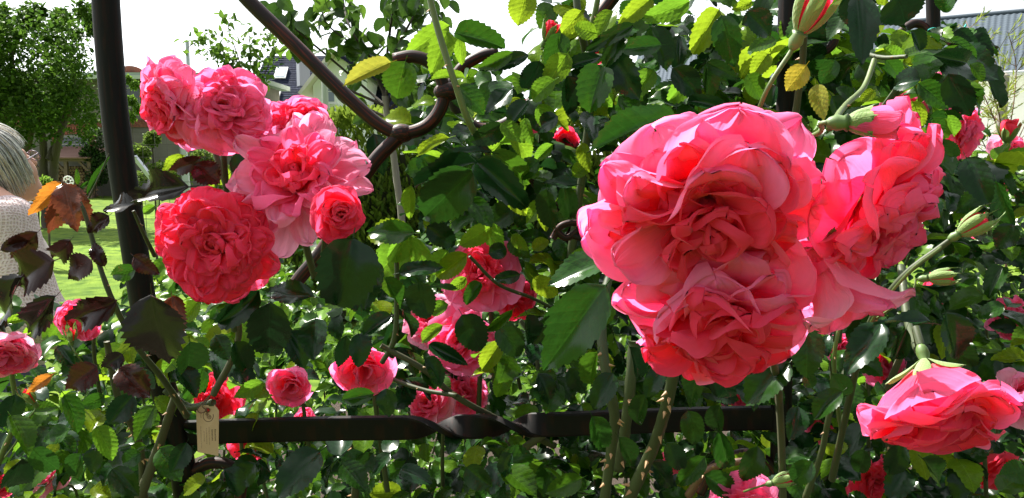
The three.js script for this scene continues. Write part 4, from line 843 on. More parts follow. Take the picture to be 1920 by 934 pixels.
{ // feathery conifer before the white wall
  const rnd = R(99), t = thing('conifer', 'feathery yellow green conifer twigs before the tiled roof and white wall', 'conifer'), B = (x, y, d = 3.4) => onZ(x, y, -d);
  const fr = geoFrom([0, 0, 0, -.05, .2, 0, .05, .25, .01, -.16, .42, .02, -.02, .45, 0, .16, .5, 0, -.14, .75, .03, .0, .72, 0, .12, .8, 0, .0, 1, .02], [0, 2, 1, 1, 4, 3, 1, 2, 4, 2, 5, 4, 4, 7, 6, 4, 5, 7, 7, 8, 9, 5, 8, 7], [0, 0, 0, .2, 1, .2, 0, .4, .5, .4, 1, .5, 0, .7, .5, .7, 1, .8, .5, 1]);
  const rows = [[[1890, 420], [1886, 300], [1878, 230], [1860, 170], [1838, 110], [1812, 40]], [[1880, 260], [1850, 190], [1822, 130], [1816, 90]], [[1884, 280], [1900, 200], [1905, 120], [1890, 60]], [[1886, 240], [1860, 215], [1830, 200]], [[1880, 330], [1850, 280], [1836, 250]], [[1888, 320], [1910, 260], [1940, 200]], [[1886, 200], [1868, 120], [1850, 80]], [[1890, 350], [1920, 300], [1950, 280]]];
  const tw = std(.16, .10, .05, .8), ms = []; rows.forEach((r, i) => { const pts = r.map(([x, y]) => B(x, y, 3.4 + rnd.s(.12))); if (!i) { const f = pts[0].clone(); f.y = 0; pts.unshift(f); } part(i ? 'twig' : 'trunk', tube(pts, i ? .0028 : .010, .0014, 20, 6), std(.16, .09, .05, .8), t); const c = new THREE.CatmullRomCurve3(i ? pts : pts.slice(1)), tg = V(0, 0, 0); for (let k = 0; k < 10; k++) { const u = rnd.r(.12, 1), p = c.getPointAt(u), a = rnd() * 6.283; c.getTangentAt(u, tg); const s = tg.clone().multiplyScalar(.8).add(V(Math.cos(a), rnd.r(-.1, .5), Math.sin(a))).normalize(), ln = rnd.r(.06, .2), e = p.clone().addScaledVector(s, ln), m = p.clone().lerp(e, .5).add(V(0, rnd.r(-.01, .015), 0)); part('twig', tube([p, m, e], .0016, .0007, 6, 4), tw, t); const sc = new THREE.CatmullRomCurve3([p, m, e]); for (let j = 0; j < 15; j++) { const w = rnd.r(.15, 1), b = sc.getPointAt(w), dir = s.clone().addScaledVector(V(rnd.s(1), rnd.s(1), rnd.s(1)), .8).normalize(), [q, L] = leafPose(b, b.clone().addScaledVector(dir, rnd.r(.018, .045)), rnd.s(1), V(0, .3, 1)); ms.push(mat4(b, q, V(L * .5, L, L))); } } });
  part('foliage', cloud([fr], ms, greens(rnd, [.10, .17, .02], [.36, .42, .05])), crownMat, t);
}
// ---------------------------------------------------------------- barn with brick arches, woodpile shed, chair
const brickMap = tex(512, 512, (u, v) => { const row = Math.floor(v * 32), x = u * 14 + (row % 2) * .5, fx = x - Math.floor(x), fy = v * 32 - row, m = fx < .05 || fy < .14, h = hash2(Math.floor(x) + 40, row); return m ? [.56, .52, .47] : tone([.42, .20, .15], [.58, .32, .22], h).map((c) => c * (.8 + .35 * fbm(u * 30, v * 30))); }, true);
const brickBump = tex(512, 512, (u, v) => { const row = Math.floor(v * 32), x = u * 14 + (row % 2) * .5, fx = x - Math.floor(x), fy = v * 32 - row; return fx < .05 || fy < .14 ? 0 : .8 + .2 * hash2(Math.floor(x), row); });
const plaster = std(.38, .36, .33, .92, { map: tex(256, 256, (u, v) => { const k = fbm(u * 6, v * 6, 5), s = fbm(u * 30, v * 3, 3); return [.62, .6, .57].map((c) => c * (.75 + .4 * k) * (.85 + .2 * s)); }, true), bumpMap: tex(128, 128, (u, v) => fbm(u * 20, v * 20, 4)), bumpScale: .01 });
plaster.color.setRGB(.55, .54, .52);
const brick = (rx, ry) => { const a = brickMap.clone(), b = brickBump.clone(); a.repeat.set(rx, ry); b.repeat.set(rx, ry); a.needsUpdate = b.needsUpdate = true; return std(1, 1, 1, .9, { map: a, bumpMap: b, bumpScale: .012 }); };
const woodM = std(.16, .11, .075, .85, { bumpMap: barkBump, bumpScale: .01 }), glassM = phys(.04, .05, .06, .08, { clearcoat: 1, clearcoatRoughness: .03 }), whiteM = std(.8, .8, .78, .6), zinc = std(.42, .45, .48, .42, { metalness: .7 });
{
  const D = 36, g = thing('barn', 'low plastered brick barn with flat roof and arched brick windows beyond the lawn', 'barn', V(0, 0, 0)), P = (x, y, o = 0) => onZ(x, y, -D + o), x0 = P(-160, 200).x, x1 = P(452, 200).x, top = P(300, 148).y;
  part('wall', box(x1 - x0, top, 6, (x0 + x1) / 2, top / 2, -D - 3), plaster, g);
  part('roof', box(x1 - x0 + .9, .22, 7, (x0 + x1) / 2, top + .11, -D - 2.9), std(.30, .36, .33, .7), g);
  part('fascia', box(x1 - x0 + .94, .16, .06, (x0 + x1) / 2, top + .02, -D + .62), std(.45, .5, .46, .6), g);
  for (const [cx, cy, w, h] of [[140, 275, 1.35, 1.0], [246, 172, .8, 1.5], [380, 250, 1.0, 1.4], [-40, 275, 1.3, 1.0]]) {
    const c = P(cx, cy), f = part('window', new RoundedBoxGeometry(w, h, .06, 1, .01), std(.28, .27, .25, .7), g); f.position.set(c.x, c.y, -D + .02);
    part('pane', box(w * .42, h * .8, .02, -w * .23, 0, .035), glassM, f); part('pane', box(w * .42, h * .8, .02, w * .23, 0, .035), glassM, f);
    part('glazing_bar', box(w * .94, .04, .03, 0, h * .1, .045), std(.4, .39, .37, .6), f);
    for (let k = 0; k < 15; k++) { const a = lerp(-.62, .62, k / 14), rr = w * .98; const b = part('brick', box(.085, .3, .05, 0, 0, 0), std(lerp(.22, .34, hash2(k, cx)), .10, .07, .9), g); b.position.set(c.x + Math.sin(a) * rr, c.y + h / 2 + .12 - rr + Math.cos(a) * rr + .1, -D + .03); b.rotation.z = -a; }
    for (const s of [-1, 1]) part('quoin', box(.28, h, .05, c.x + s * (w / 2 + .15), c.y, -D + .026), brick(.25, .9), g);
  }
  const band = P(200, 240); part('brick_band', box(x1 - x0 - .4, .34, .05, (x0 + x1) / 2, band.y + .2, -D + .024), brick(14, .35), g);
  const pole = P(336, 130); part('flue', new THREE.CylinderGeometry(.09, .09, 2.2, 10).translate(pole.x, top + .7, -D - 1), zinc, g);
  const s = thing('wood_shed', 'open lean-to shed full of stacked firewood under a tiled roof', 'shed', V(0, 0, 0)), a = P(74, 290, 2.0), b = P(176, 290, 2.0), y1 = P(100, 277, .1).y, y0 = P(100, 297, 2.2).y, tile = std(.20, .11, .085, .85);
  for (let r = 0; r < 6; r++) for (let k = 0; k < 1; k++) { const t = (r + .5) / 6; part('tile', box(b.x - a.x, .05, .45, (a.x + b.x) / 2, lerp(y0, y1, t) + .02 + (r % 2) * .004, lerp(-D + 2.3, -D + .15, t), 0, Math.atan2(y1 - y0, 2.15)), tile, s); }
  for (const x of [a.x + .15, (a.x + b.x) / 2, b.x - .15]) { part('post', box(.14, y0, .14, x, y0 / 2, -D + 2.1), woodM, s); part('brace', bar(V(x, y0 - .6, -D + 2.1), V(x - .5, y0 - .06, -D + 2.1), .09), woodM, s); }
  part('beam', box(b.x - a.x, .14, .12, (a.x + b.x) / 2, y0 - .06, -D + 2.12), woodM, s);
  const logs = [], cols = [], rnd = R(7); for (let y = .08; y < y0 - .35; y += .12) for (let x = a.x + .25; x < b.x - .3; x += .125) { const lg = new THREE.CylinderGeometry(rnd.r(.045, .066), .06, .5, 7); lg.rotateX(Math.PI / 2); lg.translate(x + (Math.round(y / .12) % 2) * .06, y, -D + 1.5 + rnd.s(.05)); const n = lg.attributes.position.count, cl = tone([.17, .10, .06], [.34, .22, .13], rnd()); lg.setAttribute('color', new THREE.Float32BufferAttribute(new Float32Array(n * 3).map((_, i) => cl[i % 3]), 3)); logs.push(lg); }
  tag(part('firewood', mergeGeometries(logs), std(1, 1, 1, .9, { vertexColors: true }), s), null, null, null, 'stuff');
  // white garden chair with a round openwork back
  const cp = onZ(122, 341, -30), c = thing('garden_chair', 'white garden chair with a round openwork back before the woodpile', 'chair', V(cp.x, 0, -30)), tor = (r, t) => new THREE.TorusGeometry(r, t, 8, 28);
  const by = cp.y; part('backrest', mergeGeometries([tor(.2, .022), tor(.09, .02), ...Array.from({ length: 8 }, (_, k) => { const q = tor(.055, .017); q.translate(Math.cos(k * .785) * .14, Math.sin(k * .785) * .14, 0); return q; })]).translate(0, by, -.2), whiteM, c);
  part('seat', new THREE.CylinderGeometry(.24, .23, .03, 24).translate(0, .45, .02), whiteM, c); for (const [x, z] of [[-.18, -.18], [.18, -.18], [-.18, .2], [.18, .2]]) part('leg', tube([V(x * 1.15, 0, z * 1.15), V(x, .25, z), V(x * .9, z < 0 ? by - .14 : .45, z)], .016, .016, 10, 6), whiteM, c);
  const pp = onZ(31, 396, -9), pot = thing('planter', 'dark grey planter on the lawn just past the woman', 'planter', V(pp.x, 0, -9)); part('pot', new THREE.LatheGeometry([[0, 0], [.10, 0], [.13, .3], [.15, pp.y + .05], [.17, pp.y + .06], [.17, pp.y + .10], [.13, pp.y + .10], [.12, pp.y], [0, pp.y]].map(([r, y]) => new THREE.Vector2(r, y)), 24), std(.06, .065, .075, .6), pot); part('soil', new THREE.CylinderGeometry(.118, .118, .02, 20).translate(0, pp.y + .012, 0), std(.05, .035, .02, 1), pot);
}
{ // wire fence with a braced post
  const D = 10.5, f = thing('wire_fence', 'galvanised wire mesh fence with a diagonally braced post before the flowering shrubs', 'fence'), P = (x, y) => onZ(x, y, -D), top = P(350, 248).y;
  for (const x of [345, 520]) part('post', bar(V(P(x, 250).x + (x === 345 ? -.03 : 0), top + .06, -D), V(P(x, 250).x + .05, 0, -D), .085, .05), zinc, f);
  part('brace', bar(P(252, 294), P(296, 336).add(V(.12, -.2, .1)), .06, .04), zinc, f);
  const ws = []; for (let k = 0; k < 8; k++) ws.push(bar(V(P(232, 0).x, top - k * .16, -D + .03), V(P(600, 0).x, top - k * .16, -D + .03), .006)); part('wire', mergeGeometries(ws), std(.10, .09, .085, .6, { metalness: .5 }), f);
  const vs = []; for (let x = P(232, 0).x; x < P(600, 0).x; x += .16) vs.push(bar(V(x, 0, -D + .036), V(x, top, -D + .036), .005)); part('wire', mergeGeometries(vs), std(.10, .09, .085, .6, { metalness: .5 }), f);
  const wp = thing('wooden_post', 'weathered grey wooden post standing before the white wall', 'post', V(onZ(1878, 200, -5.5).x, 0, -5.5)); const h = onZ(1878, 142, -5.5).y; part('shaft', new THREE.CylinderGeometry(.036, .042, h, 12).translate(0, h / 2, 0), std(.34, .31, .26, .9, { bumpMap: barkBump, bumpScale: .01 }), wp); part('top', new THREE.CylinderGeometry(.02, .037, .02, 12).translate(0, h + .01, 0), std(.42, .38, .31, .9), wp);
  part('wire', tube([V(-1.2, h - .55, 0), V(0, h - .5, .045), V(1.2, h - .52, 0)], .004, .004, 12, 5), zinc, wp);
}
// ---------------------------------------------------------------- white house with slate roof
function roofPlane(a, b, c, d, nx, ny, fn, lift) {        // tiled sheet over the corners a-b (eaves) and d-c (ridge)
  const n = b.clone().sub(a).cross(d.clone().sub(a)).normalize(); if (n.y < 0) n.negate();
  return grid(nx, ny, (u, v) => a.clone().lerp(b, u).lerp(d.clone().lerp(c, u), v).addScaledVector(n, lift * fn(u, v)));
}
{
  const D = 46, g = thing('house', 'white gabled house with steep dark slate roof, skylights and a chimney beyond the hedge', 'house', V(0, 0, 0)), P = (x, y, o = 0) => onZ(x, y, -D - o);
  const slate = phys(1, 1, 1, .95, { specularIntensity: .25, map: tex(256, 256, (u, v) => { const row = Math.floor(v * 16), x = u * 12 + (row % 2) * .5, h = hash2(Math.floor(x), row), fy = v * 16 - row; return tone([.13, .15, .21], [.20, .22, .29], h).map((c) => c * (fy < .15 ? .5 : 1)); }, true, 8, 3), bumpMap: tex(128, 256, (u, v) => { const f = v * 16 - Math.floor(v * 16); return 1 - f; }, false, 8, 3), bumpScale: .03 });
  const wh = std(.88, .90, .91, .9, { bumpMap: tex(128, 128, (u, v) => fbm(u * 30, v * 30, 3), false, 6, 6), bumpScale: .006 });
  const rows = 30, step = (u, v) => { const f = v * rows - Math.floor(v * rows); return 1 - f; };
  const rx = P(585, 106, 3).x, e0 = P(432, 235), e1 = P(800, 235);
  part('wall', box(e1.x - e0.x - .8, e0.y, 8, (e0.x + e1.x) / 2, e0.y / 2, -D - 5.2), wh, g);
  const r0 = onZ(500, 106, -D - 5), r1 = onZ(705, 106, -D - 5);
  part('roof', roofPlane(V(e0.x, e0.y, -D - .6), V(e1.x, e1.y, -D - .6), r1, r0, 6, rows * 4, step, .05), slate, g);
  part('roof', roofPlane(V(e0.x, e0.y, -D - 9.6), V(e0.x, e0.y, -D - .6), r0, V(r0.x, r0.y, -D - 5.01), 6, rows * 2, step, .05), slate, g);
  part('roof', roofPlane(V(e1.x, e1.y, -D - 9.6), V(e1.x, e1.y, -D - .6), r1, V(r1.x, r1.y, -D - 5.01), 6, rows * 2, step, .05), slate, g);
  part('roof', roofPlane(V(e0.x, e0.y, -D - 9.6), V(e1.x, e1.y, -D - 9.6), r1, r0, 6, 8, step, .05), slate, g);
  const ch = P(568, 120, 2.5); part('chimney', box(.62, 2.6, .7, ch.x, ch.y + .0, ch.z, .5), std(.22, .24, .28, .8), g);
  for (const [x, y] of [[528, 140], [578, 196], [514, 184]]) { const t = (y - 106) / 129, z = lerp(-D - 5, -D - .6, t), c = onZ(x, y, z), s = part('skylight', box(.72, 1.0, .09, 0, 0, 0), std(.5, .52, .54, .5), g); s.position.set(c.x, c.y + .1, z + .12); s.rotation.x = -Math.atan2(4.4, r0.y - e0.y); part('pane', box(.56, .82, .02, 0, 0, .05), phys(.45, .55, .62, .1, { clearcoat: 1 }), s); }
  // gabled bay towards the garden
  const bz = 4.2, q0 = onZ(589, 240, -D + bz), q1 = onZ(646, 240, -D + bz), ey = onZ(589, 160, -D + bz).y, ap = onZ(630, 104, -D + bz), sh = new THREE.Shape(); sh.moveTo(q0.x, 0); sh.lineTo(q1.x + 1.2, 0); sh.lineTo(q1.x + 1.2, ey + .5); sh.lineTo(ap.x, ap.y); sh.lineTo(q0.x, ey); sh.closePath();
  const bay = new THREE.ExtrudeGeometry(sh, { depth: 6, bevelEnabled: false }); bay.translate(0, 0, -D + bz - 6); part('bay_wall', bay, wh, g);
  const th = .16, slab = (a, b) => { const s2 = new THREE.Shape(), n = V(-(b.y - a.y), b.x - a.x, 0).normalize().multiplyScalar(th * (b.x > a.x ? 1 : -1)); s2.moveTo(a.x, a.y); s2.lineTo(b.x, b.y); s2.lineTo(b.x + n.x, b.y + n.y); s2.lineTo(a.x + n.x, a.y + n.y); s2.closePath(); const e = new THREE.ExtrudeGeometry(s2, { depth: 6.9, bevelEnabled: false }); e.translate(0, 0, -D + bz - 6.1); return e; };
  const dx = ap.x - q0.x, dy = ap.y - ey; part('bay_roof', slab(V(q0.x - dx * .38, ey - dy * .38 + .03, 0), V(ap.x, ap.y + .03, 0)), std(.62, .58, .5, .8), g); part('bay_roof', slab(V(ap.x, ap.y + .035, 0), V(q1.x + 1.9, ey + .1, 0)), slate, g);
  for (const [x, y, w, h] of [[618, 172, .52, 1.05], [621, 216, .5, .7], [640, 240, .5, .6]]) { const c = onZ(x, y, -D + bz), wd = part('window', new RoundedBoxGeometry(w + .14, h + .14, .1, 1, .012), whiteM, g); wd.position.set(c.x, c.y, -D + bz + .02); part('pane', box(w * .94, h * .46, .02, 0, h * .25, .06), phys(.16, .2, .25, .1, { clearcoat: 1 }), wd); part('pane', box(w * .94, h * .46, .02, 0, -h * .25, .06), phys(.16, .2, .25, .1, { clearcoat: 1 }), wd); part('sill', box(w + .26, .05, .16, 0, -h / 2 - .1, .08), whiteM, wd); }
  const ext = onZ(672, 215, -D + 3); part('annex_wall', box(2.2, ext.y, 3, ext.x + .6, ext.y / 2, -D + 1), wh, g); part('annex_roof', roofPlane(V(q1.x - .1, onZ(660, 212, -D + 3).y, -D + 3), V(q1.x + 4.5, onZ(660, 212, -D + 3).y, -D + 3), V(q1.x + 4.5, onZ(660, 120, -D).y, -D - 1), V(q1.x - .1, onZ(660, 120, -D).y, -D - 1), 4, 80, step, .05), slate, g);
  const up = onZ(610, 200, -28), pole = thing('utility_pole', 'grey concrete pole standing before the white house', 'pole', V(up.x, 0, -28)), ph = onZ(610, 118, -28).y; part('shaft', new THREE.CylinderGeometry(.10, .14, ph, 14).translate(0, ph / 2, 0), std(.34, .36, .36, .9, { bumpMap: barkBump, bumpScale: .01 }), pole); part('collar', new THREE.CylinderGeometry(.165, .165, .07, 14).translate(0, onZ(610, 216, -28).y, 0), zinc, pole);
}
// ---------------------------------------------------------------- bungalow with a grey pantile roof
{
  const g = thing('bungalow', 'white rendered bungalow with a grey wavy tiled roof behind the roses', 'house', V(0, 0, 0));
  const W = (x, y, d) => onZ(x, y, -d), K = 1.6, e0 = W(1180, 170, 19.9 * K), e1 = W(2060, 128, 15.2 * K), k0 = W(1200, 92, 25.2 * K), k1 = W(2080, 20, 18.4 * K); e1.y = e0.y = 1.6 + 1.7 * K; k0.y = k1.y = 1.6 + 3.43 * K;
  const tiles = phys(.06, .078, .098, .85, { specularIntensity: .3, bumpMap: plaster.bumpMap, bumpScale: .004 }), NX = Math.round(e0.distanceTo(e1) / .17), NY = 22;
  part('roof', roofPlane(e0, e1, k1, k0, NX * 6, NY * 4, (u, v) => { const x = u * NX, f = v * NY - Math.floor(v * NY); return .5 + .5 * Math.sin(x * 6.283) + 1.5 * (1 - f); }, .03), tiles, g);
  part('ridge', tube([k0.clone().add(V(0, .05, 0)), k1.clone().add(V(0, .05, 0))], .11, .11, 60, 10), tiles, g);
  const dir = e1.clone().sub(e0).normalize(), inn = V(dir.z, 0, -dir.x), dp = 9, L = e0.distanceTo(e1), mid = e0.clone().lerp(e1, .5).addScaledVector(inn, .5 + dp / 2), ang = -Math.atan2(dir.z, dir.x), wl = std(.82, .82, .80, .9, { bumpMap: plaster.bumpMap, bumpScale: .006 });
  part('wall', box(L - .6, e0.y - .05, dp, mid.x, (e0.y - .05) / 2, mid.z, ang), wl, g);
  const sf = e0.clone().lerp(e1, .5).addScaledVector(inn, .24); part('soffit', box(L, .05, .5, sf.x, e0.y - .06, sf.z, ang), std(.6, .61, .6, .7), g);
  const gut = part('gutter', tube([e0.clone().add(V(0, -.03, 0)).addScaledVector(inn, -.06), e1.clone().add(V(0, -.03, 0)).addScaledVector(inn, -.06)], .07, .07, 20, 10), std(.45, .48, .5, .5, { metalness: .3 }), g); void gut;
  tag(part('added_bounce_paving', grid(40, 6, (u, v) => { const p = e0.clone().lerp(e1, u).addScaledVector(inn, lerp(.5, -7, v)); p.y = .012; return p; }), std(.62, .60, .55, .9, { bumpMap: plaster.bumpMap, bumpScale: .01 }), scene), null, null, null, 'structure');  // pale paving added out of view to bounce sunlight onto the wall
  part('roof', roofPlane(k0, k1, e1.clone().addScaledVector(inn, 13.5), e0.clone().addScaledVector(inn, 13.5), 10, 4, () => 0, .01), tiles, g);
}

// ---------------------------------------------------------------- the woman at the lawn's edge
{
  const hp = onZ(-30, 326, -2.42), g = thing('person', 'woman with grey bobbed hair, glasses and a pale pink lace top looking down', 'person', V(hp.x - .045, 0, -2.42));
  g.rotation.y = 1.16; const s0 = hp.y / 1.50; g.scale.setScalar(s0);
  // field of tapered capsules joined by a smooth minimum; x forwards, y up, z to her side
  const cap = (p, a, b, ra, rb) => { const abx = b[0] - a[0], aby = b[1] - a[1], abz = b[2] - a[2], px = p[0] - a[0], py = p[1] - a[1], pz = p[2] - a[2], t = Math.max(0, Math.min(1, (px * abx + py * aby + pz * abz) / (abx * abx + aby * aby + abz * abz))); return Math.hypot(px - abx * t, py - aby * t, pz - abz * t) - (ra + (rb - ra) * t); };
  const ell = (p, c, r) => { const k = Math.hypot((p[0] - c[0]) / r[0], (p[1] - c[1]) / r[1], (p[2] - c[2]) / r[2]); return (k - 1) * Math.min(...r); };
  const smin = (a, b, k) => { const h = Math.max(k - Math.abs(a - b), 0) / k; return Math.min(a, b) - h * h * k / 4; };
  function mesh(field, lo, hi, cell) {        // marching cubes over a cube that covers lo..hi
    const size = Math.max(hi[0] - lo[0], hi[1] - lo[1], hi[2] - lo[2]) * 1.02, res = Math.min(150, Math.ceil(size / cell)), mc = new MarchingCubes(res, new THREE.MeshBasicMaterial(), false, false, 400000), c = [0, 1, 2].map((i) => (lo[i] + hi[i]) / 2), h = size / 2;
    mc.isolation = 0; for (let z = 0; z < res; z++) for (let y = 0; y < res; y++) for (let x = 0; x < res; x++) { const p = [x, y, z].map((v, i) => c[i] + ((v - res / 2) / (res / 2)) * h); mc.field[x + y * res + z * res * res] = -field(p); }
    mc.update(); const n = mc.count, pos = mc.positionArray.slice(0, n * 3), nor = mc.normalArray.slice(0, n * 3); for (let i = 0; i < n; i++) for (let k = 0; k < 3; k++) pos[i * 3 + k] = pos[i * 3 + k] * h + c[k];
    const o = new THREE.BufferGeometry(); o.setAttribute('position', new THREE.BufferAttribute(pos, 3)); o.setAttribute('normal', new THREE.BufferAttribute(nor, 3)); const uv = new Float32Array(n * 2); for (let i = 0; i < n; i++) { uv[i * 2] = Math.atan2(pos[i * 3 + 2], pos[i * 3]) * .3 + pos[i * 3] * .6; uv[i * 2 + 1] = pos[i * 3 + 1]; } o.setAttribute('uv', new THREE.BufferAttribute(uv, 2)); return o;
  }
  const HC = [.085, 1.505, 0];
  const torso = (p, o = 0) => { let d = ell(p, [-.005, 1.24, 0], [.118 + o, .25 + o, .165 + o]); d = smin(d, ell(p, [.0, .98, 0], [.135 + o, .17 + o, .175 + o]), .1); d = smin(d, cap(p, [-.012, 1.375, -.15], [-.012, 1.375, .15], .058 + o, .058 + o), .09); d = smin(d, cap(p, [-.02, 1.40, 0], [.03, 1.45, 0], .064 + o, .05 + o * .3), .05); return smin(d, cap(p, [.08, 1.24, -.075], [.08, 1.24, .075], .07 + o, .07 + o), .08); };
  const arm = (p, s, o = 0, end = 1) => { const sh = [-.012, 1.37, s * .175], el = [-.0, 1.10, s * .235], wr = [.19, 1.0, s * .20]; let d = cap(p, sh, el, .052 + o, .042 + o); const w2 = [0, 1, 2].map((i) => el[i] + (wr[i] - el[i]) * end); return smin(d, cap(p, el, w2, .041 + o, .030 + o), .03); };
  const leg = (p, s, o = 0) => { let d = cap(p, [0, .9, s * .09], [.015, .5, s * .095], .088 + o, .058 + o); d = smin(d, cap(p, [.015, .5, s * .095], [-.02, .09, s * .1], .056 + o, .038 + o), .04); return smin(d, cap(p, [-.04, .035, s * .1], [.15, .03, s * .11], .036 + o, .03 + o), .03); };
  const hand = (p, s) => { const w = [.19, 1.0, s * .20]; let d = cap(p, w, [.25, .975, s * .195], .026, .03); for (let f = 0; f < 4; f++) { const z = s * (.172 + f * .0165), L = [.062, .074, .07, .054][f]; d = smin(d, cap(p, [.262, .972, z], [.262 + L * .6, .958, z], .0095, .0088), .008); d = smin(d, cap(p, [.262 + L * .6, .958, z], [.262 + L * .85, .93, z], .0088, .0075), .006); } return smin(d, smin(cap(p, [.215, .985, s * .165], [.25, .965, s * .15], .013, .011), cap(p, [.25, .965, s * .15], [.275, .945, s * .153], .0105, .009), .006), .01); };
  const tilt = -.46;  // the head bows
  const hd = (p) => { const x = p[0] - HC[0], y = p[1] - HC[1], c = Math.cos(tilt), s = Math.sin(tilt); return [x * c - y * s, x * s + y * c, p[2]]; };
  const head = (p) => { const q = hd(p); let d = ell(q, [-.012, .035, 0], [.096, .088, .076]); d = smin(d, ell(q, [.03, -.045, 0], [.062, .075, .056]), .05); d = smin(d, cap(q, [.066, -.095, -.012], [.066, -.095, .012], .022, .022), .03); d = smin(d, cap(q, [.088, .01, 0], [.112, -.026, 0], .010, .0125), .016); for (const s of [-1, 1]) { d = smin(d, ell(q, [.05, -.03, s * .042], [.03, .026, .018]), .02); d = smin(d, cap(q, [.078, .024, s * .014], [.07, .026, s * .04], .009, .008), .012); d = smin(d, ell(q, [.078, .006, s * .03], [.012, .011, .014]), .004); d = smin(d, ell(q, [-.012, -.008, s * .076], [.018, .03, .008]), .006); } d = smin(d, cap(q, [.087, -.062, -.018], [.087, -.062, .018], .0075, .0075), .008); return smin(d, cap(q, [.084, -.074, -.014], [.084, -.074, .014], .008, .008), .008); };
  const neck = (p) => cap(p, [-.02, 1.36, 0], [.065, 1.46, 0], .056, .05);
  const skin = phys(.62, .34, .25, .55, { specularIntensity: .4, bumpMap: tex(128, 128, (u, v) => fbm(u * 50, v * 50, 3)), bumpScale: .0005 });
  const bodyF = (p) => { let d = Math.min(torso(p), 9); for (const s of [-1, 1]) { d = smin(d, arm(p, s), .03); d = smin(d, leg(p, s), .04); if (p[0] > .14 && p[1] < 1.06) d = smin(d, hand(p, s), .012); } return smin(d, neck(p), .03); };
  const lowB = mesh(bodyF, [-.25, 0, -.35], [.4, 1.48, .35], .0105), headB = mesh((p) => smin(head(p), Math.max(neck(p), 1.36 - p[1]), .03), [-.1, 1.33, -.13], [.25, 1.65, .13], .0032);
  part('body', mergeGeometries([lowB, headB]), skin, g);
  // crochet lace top with a sleeve, open pattern
  const holes = (u, v) => { const cx = u * 4, cy = v * 4, fx = cx - Math.floor(cx) - .5, fy = cy - Math.floor(cy) - .5, r = Math.hypot(fx, fy), a = Math.atan2(fy, fx); if (r < .06) return 0; if (r < .2) return Math.cos(a * 6) > .35 ? (r > .1 ? 0 : 1) : 1; if (r > .25 && r < .35) return Math.cos(a * 12) > .2 ? 0 : 1; if (r > .43) return Math.cos(fx * 40) > .3 && Math.cos(fy * 40) > .1 ? 0 : 1; return 1; };
  const laceBump = tex(512, 512, (u, v) => holes(u, v) ? .6 + .4 * fbm(u * 90, v * 90, 2) : 0, false, 2.4, 2.4), laceCol = tex(512, 512, (u, v) => { const k = .9 + .1 * fbm(u * 60, v * 60, 2); return holes(u, v) ? [k, k * .98, k] : [.86, .80, .79]; }, true, 2.4, 2.4);
  const knit = tex(256, 256, (u, v) => { const r = Math.abs(Math.sin(u * 90)) * Math.abs(Math.sin(v * 90 + Math.sin(u * 90))); return .4 + .4 * r + .3 * (fbm(u * 20, v * 20) - .5); }, false, 3, 3);
  const topM = phys(.78, .65, .62, .9, { bumpMap: knit, bumpScale: .004, sheen: .3, sheenColor: new THREE.Color(1, .9, .95) }), laceM = phys(.80, .67, .64, .9, { map: laceCol, bumpMap: laceBump, bumpScale: .003, sheen: .3, sheenColor: new THREE.Color(1, .9, .95) });
  const neckCut = (p) => 1.0 * ((p[1] - 1.425) - .25 * (-p[0]));
  part('top', mesh((p) => Math.max(torso(p, .012), .84 - p[1], neckCut(p)), [-.25, .82, -.3], [.3, 1.48, .3], .0075), topM, g);
  for (const s of [-1, 1]) { const sv = mesh((p) => Math.max(arm(p, s, .020 + .02 * sm(1.36 - p[1], 0, .3), .42), Math.abs(p[2]) < .10 ? .02 : -1), [-.12, .98, s > 0 ? .08 : -.34], [.2, 1.46, s > 0 ? .34 : -.08], .0065), uv = sv.attributes.uv, ps = sv.attributes.position; for (let i = 0; i < uv.count; i++) uv.setXY(i, (ps.getX(i) + Math.abs(ps.getZ(i)) * .4) * 2 + .06 * Math.sin(ps.getY(i) * 17), ps.getY(i) * 2 + .03 * Math.sin(ps.getX(i) * 31)); part('sleeve', sv, laceM, g); }
  part('trousers', mesh((p) => { let d = Math.max(torso(p, .008), p[1] - .92); for (const s of [-1, 1]) d = smin(d, Math.max(leg(p, s, .016), .13 - p[1]), .03); return d; }, [-.25, .1, -.25], [.25, .95, .25], .0085), std(.10, .12, .17, .85, { bumpMap: knit, bumpScale: .002 }), g);
  for (const s of [-1, 1]) part('shoe', mesh((p) => Math.max(cap(p, [-.045, .035, s * .1], [.155, .03, s * .11], .047, .04), p[1] - .085, -p[1]), [-.12, -.01, s * .1 - .12], [.22, .12, s * .1 + .12], .006), std(.30, .25, .22, .6), g);
  // hair: many fine locks combed from the crown down to the jaw, over a close cap
  const rot = (v) => { const c = Math.cos(-tilt), s = Math.sin(-tilt); return V(v.x * c - v.y * s + HC[0], v.x * s + v.y * c + HC[1], v.z); };
  const hairM = phys(1, 1, 1, .42, { vertexColors: true, specularIntensity: .7, sheen: .2 }), rnd = R(13), locks = [], hp2 = [];
  const capF = (p) => { const q = hd(p); let d = ell(q, [-.018, .04, 0], [.105, .099, .088]); d = smin(d, ell(q, [-.045, -.03, 0], [.07, .075, .083]), .05); const face = Math.max(.048 + .25 * Math.max(0, q[1] - .02) - q[0], -9); return Math.max(d, q[0] - (.05 + .5 * Math.max(0, q[1] - .03)), -.018 - q[1] + .02 * Math.sin(q[2] * 60)); void face; };
  const hc = mesh(capF, [-.12, 1.36, -.13], [.24, 1.66, .13], .004); hc.setAttribute('color', new THREE.BufferAttribute(new Float32Array(hc.attributes.position.count * 3).map((_, i) => [.16, .15, .135][i % 3]), 3)); hc.deleteAttribute('uv'); locks.push(hc);
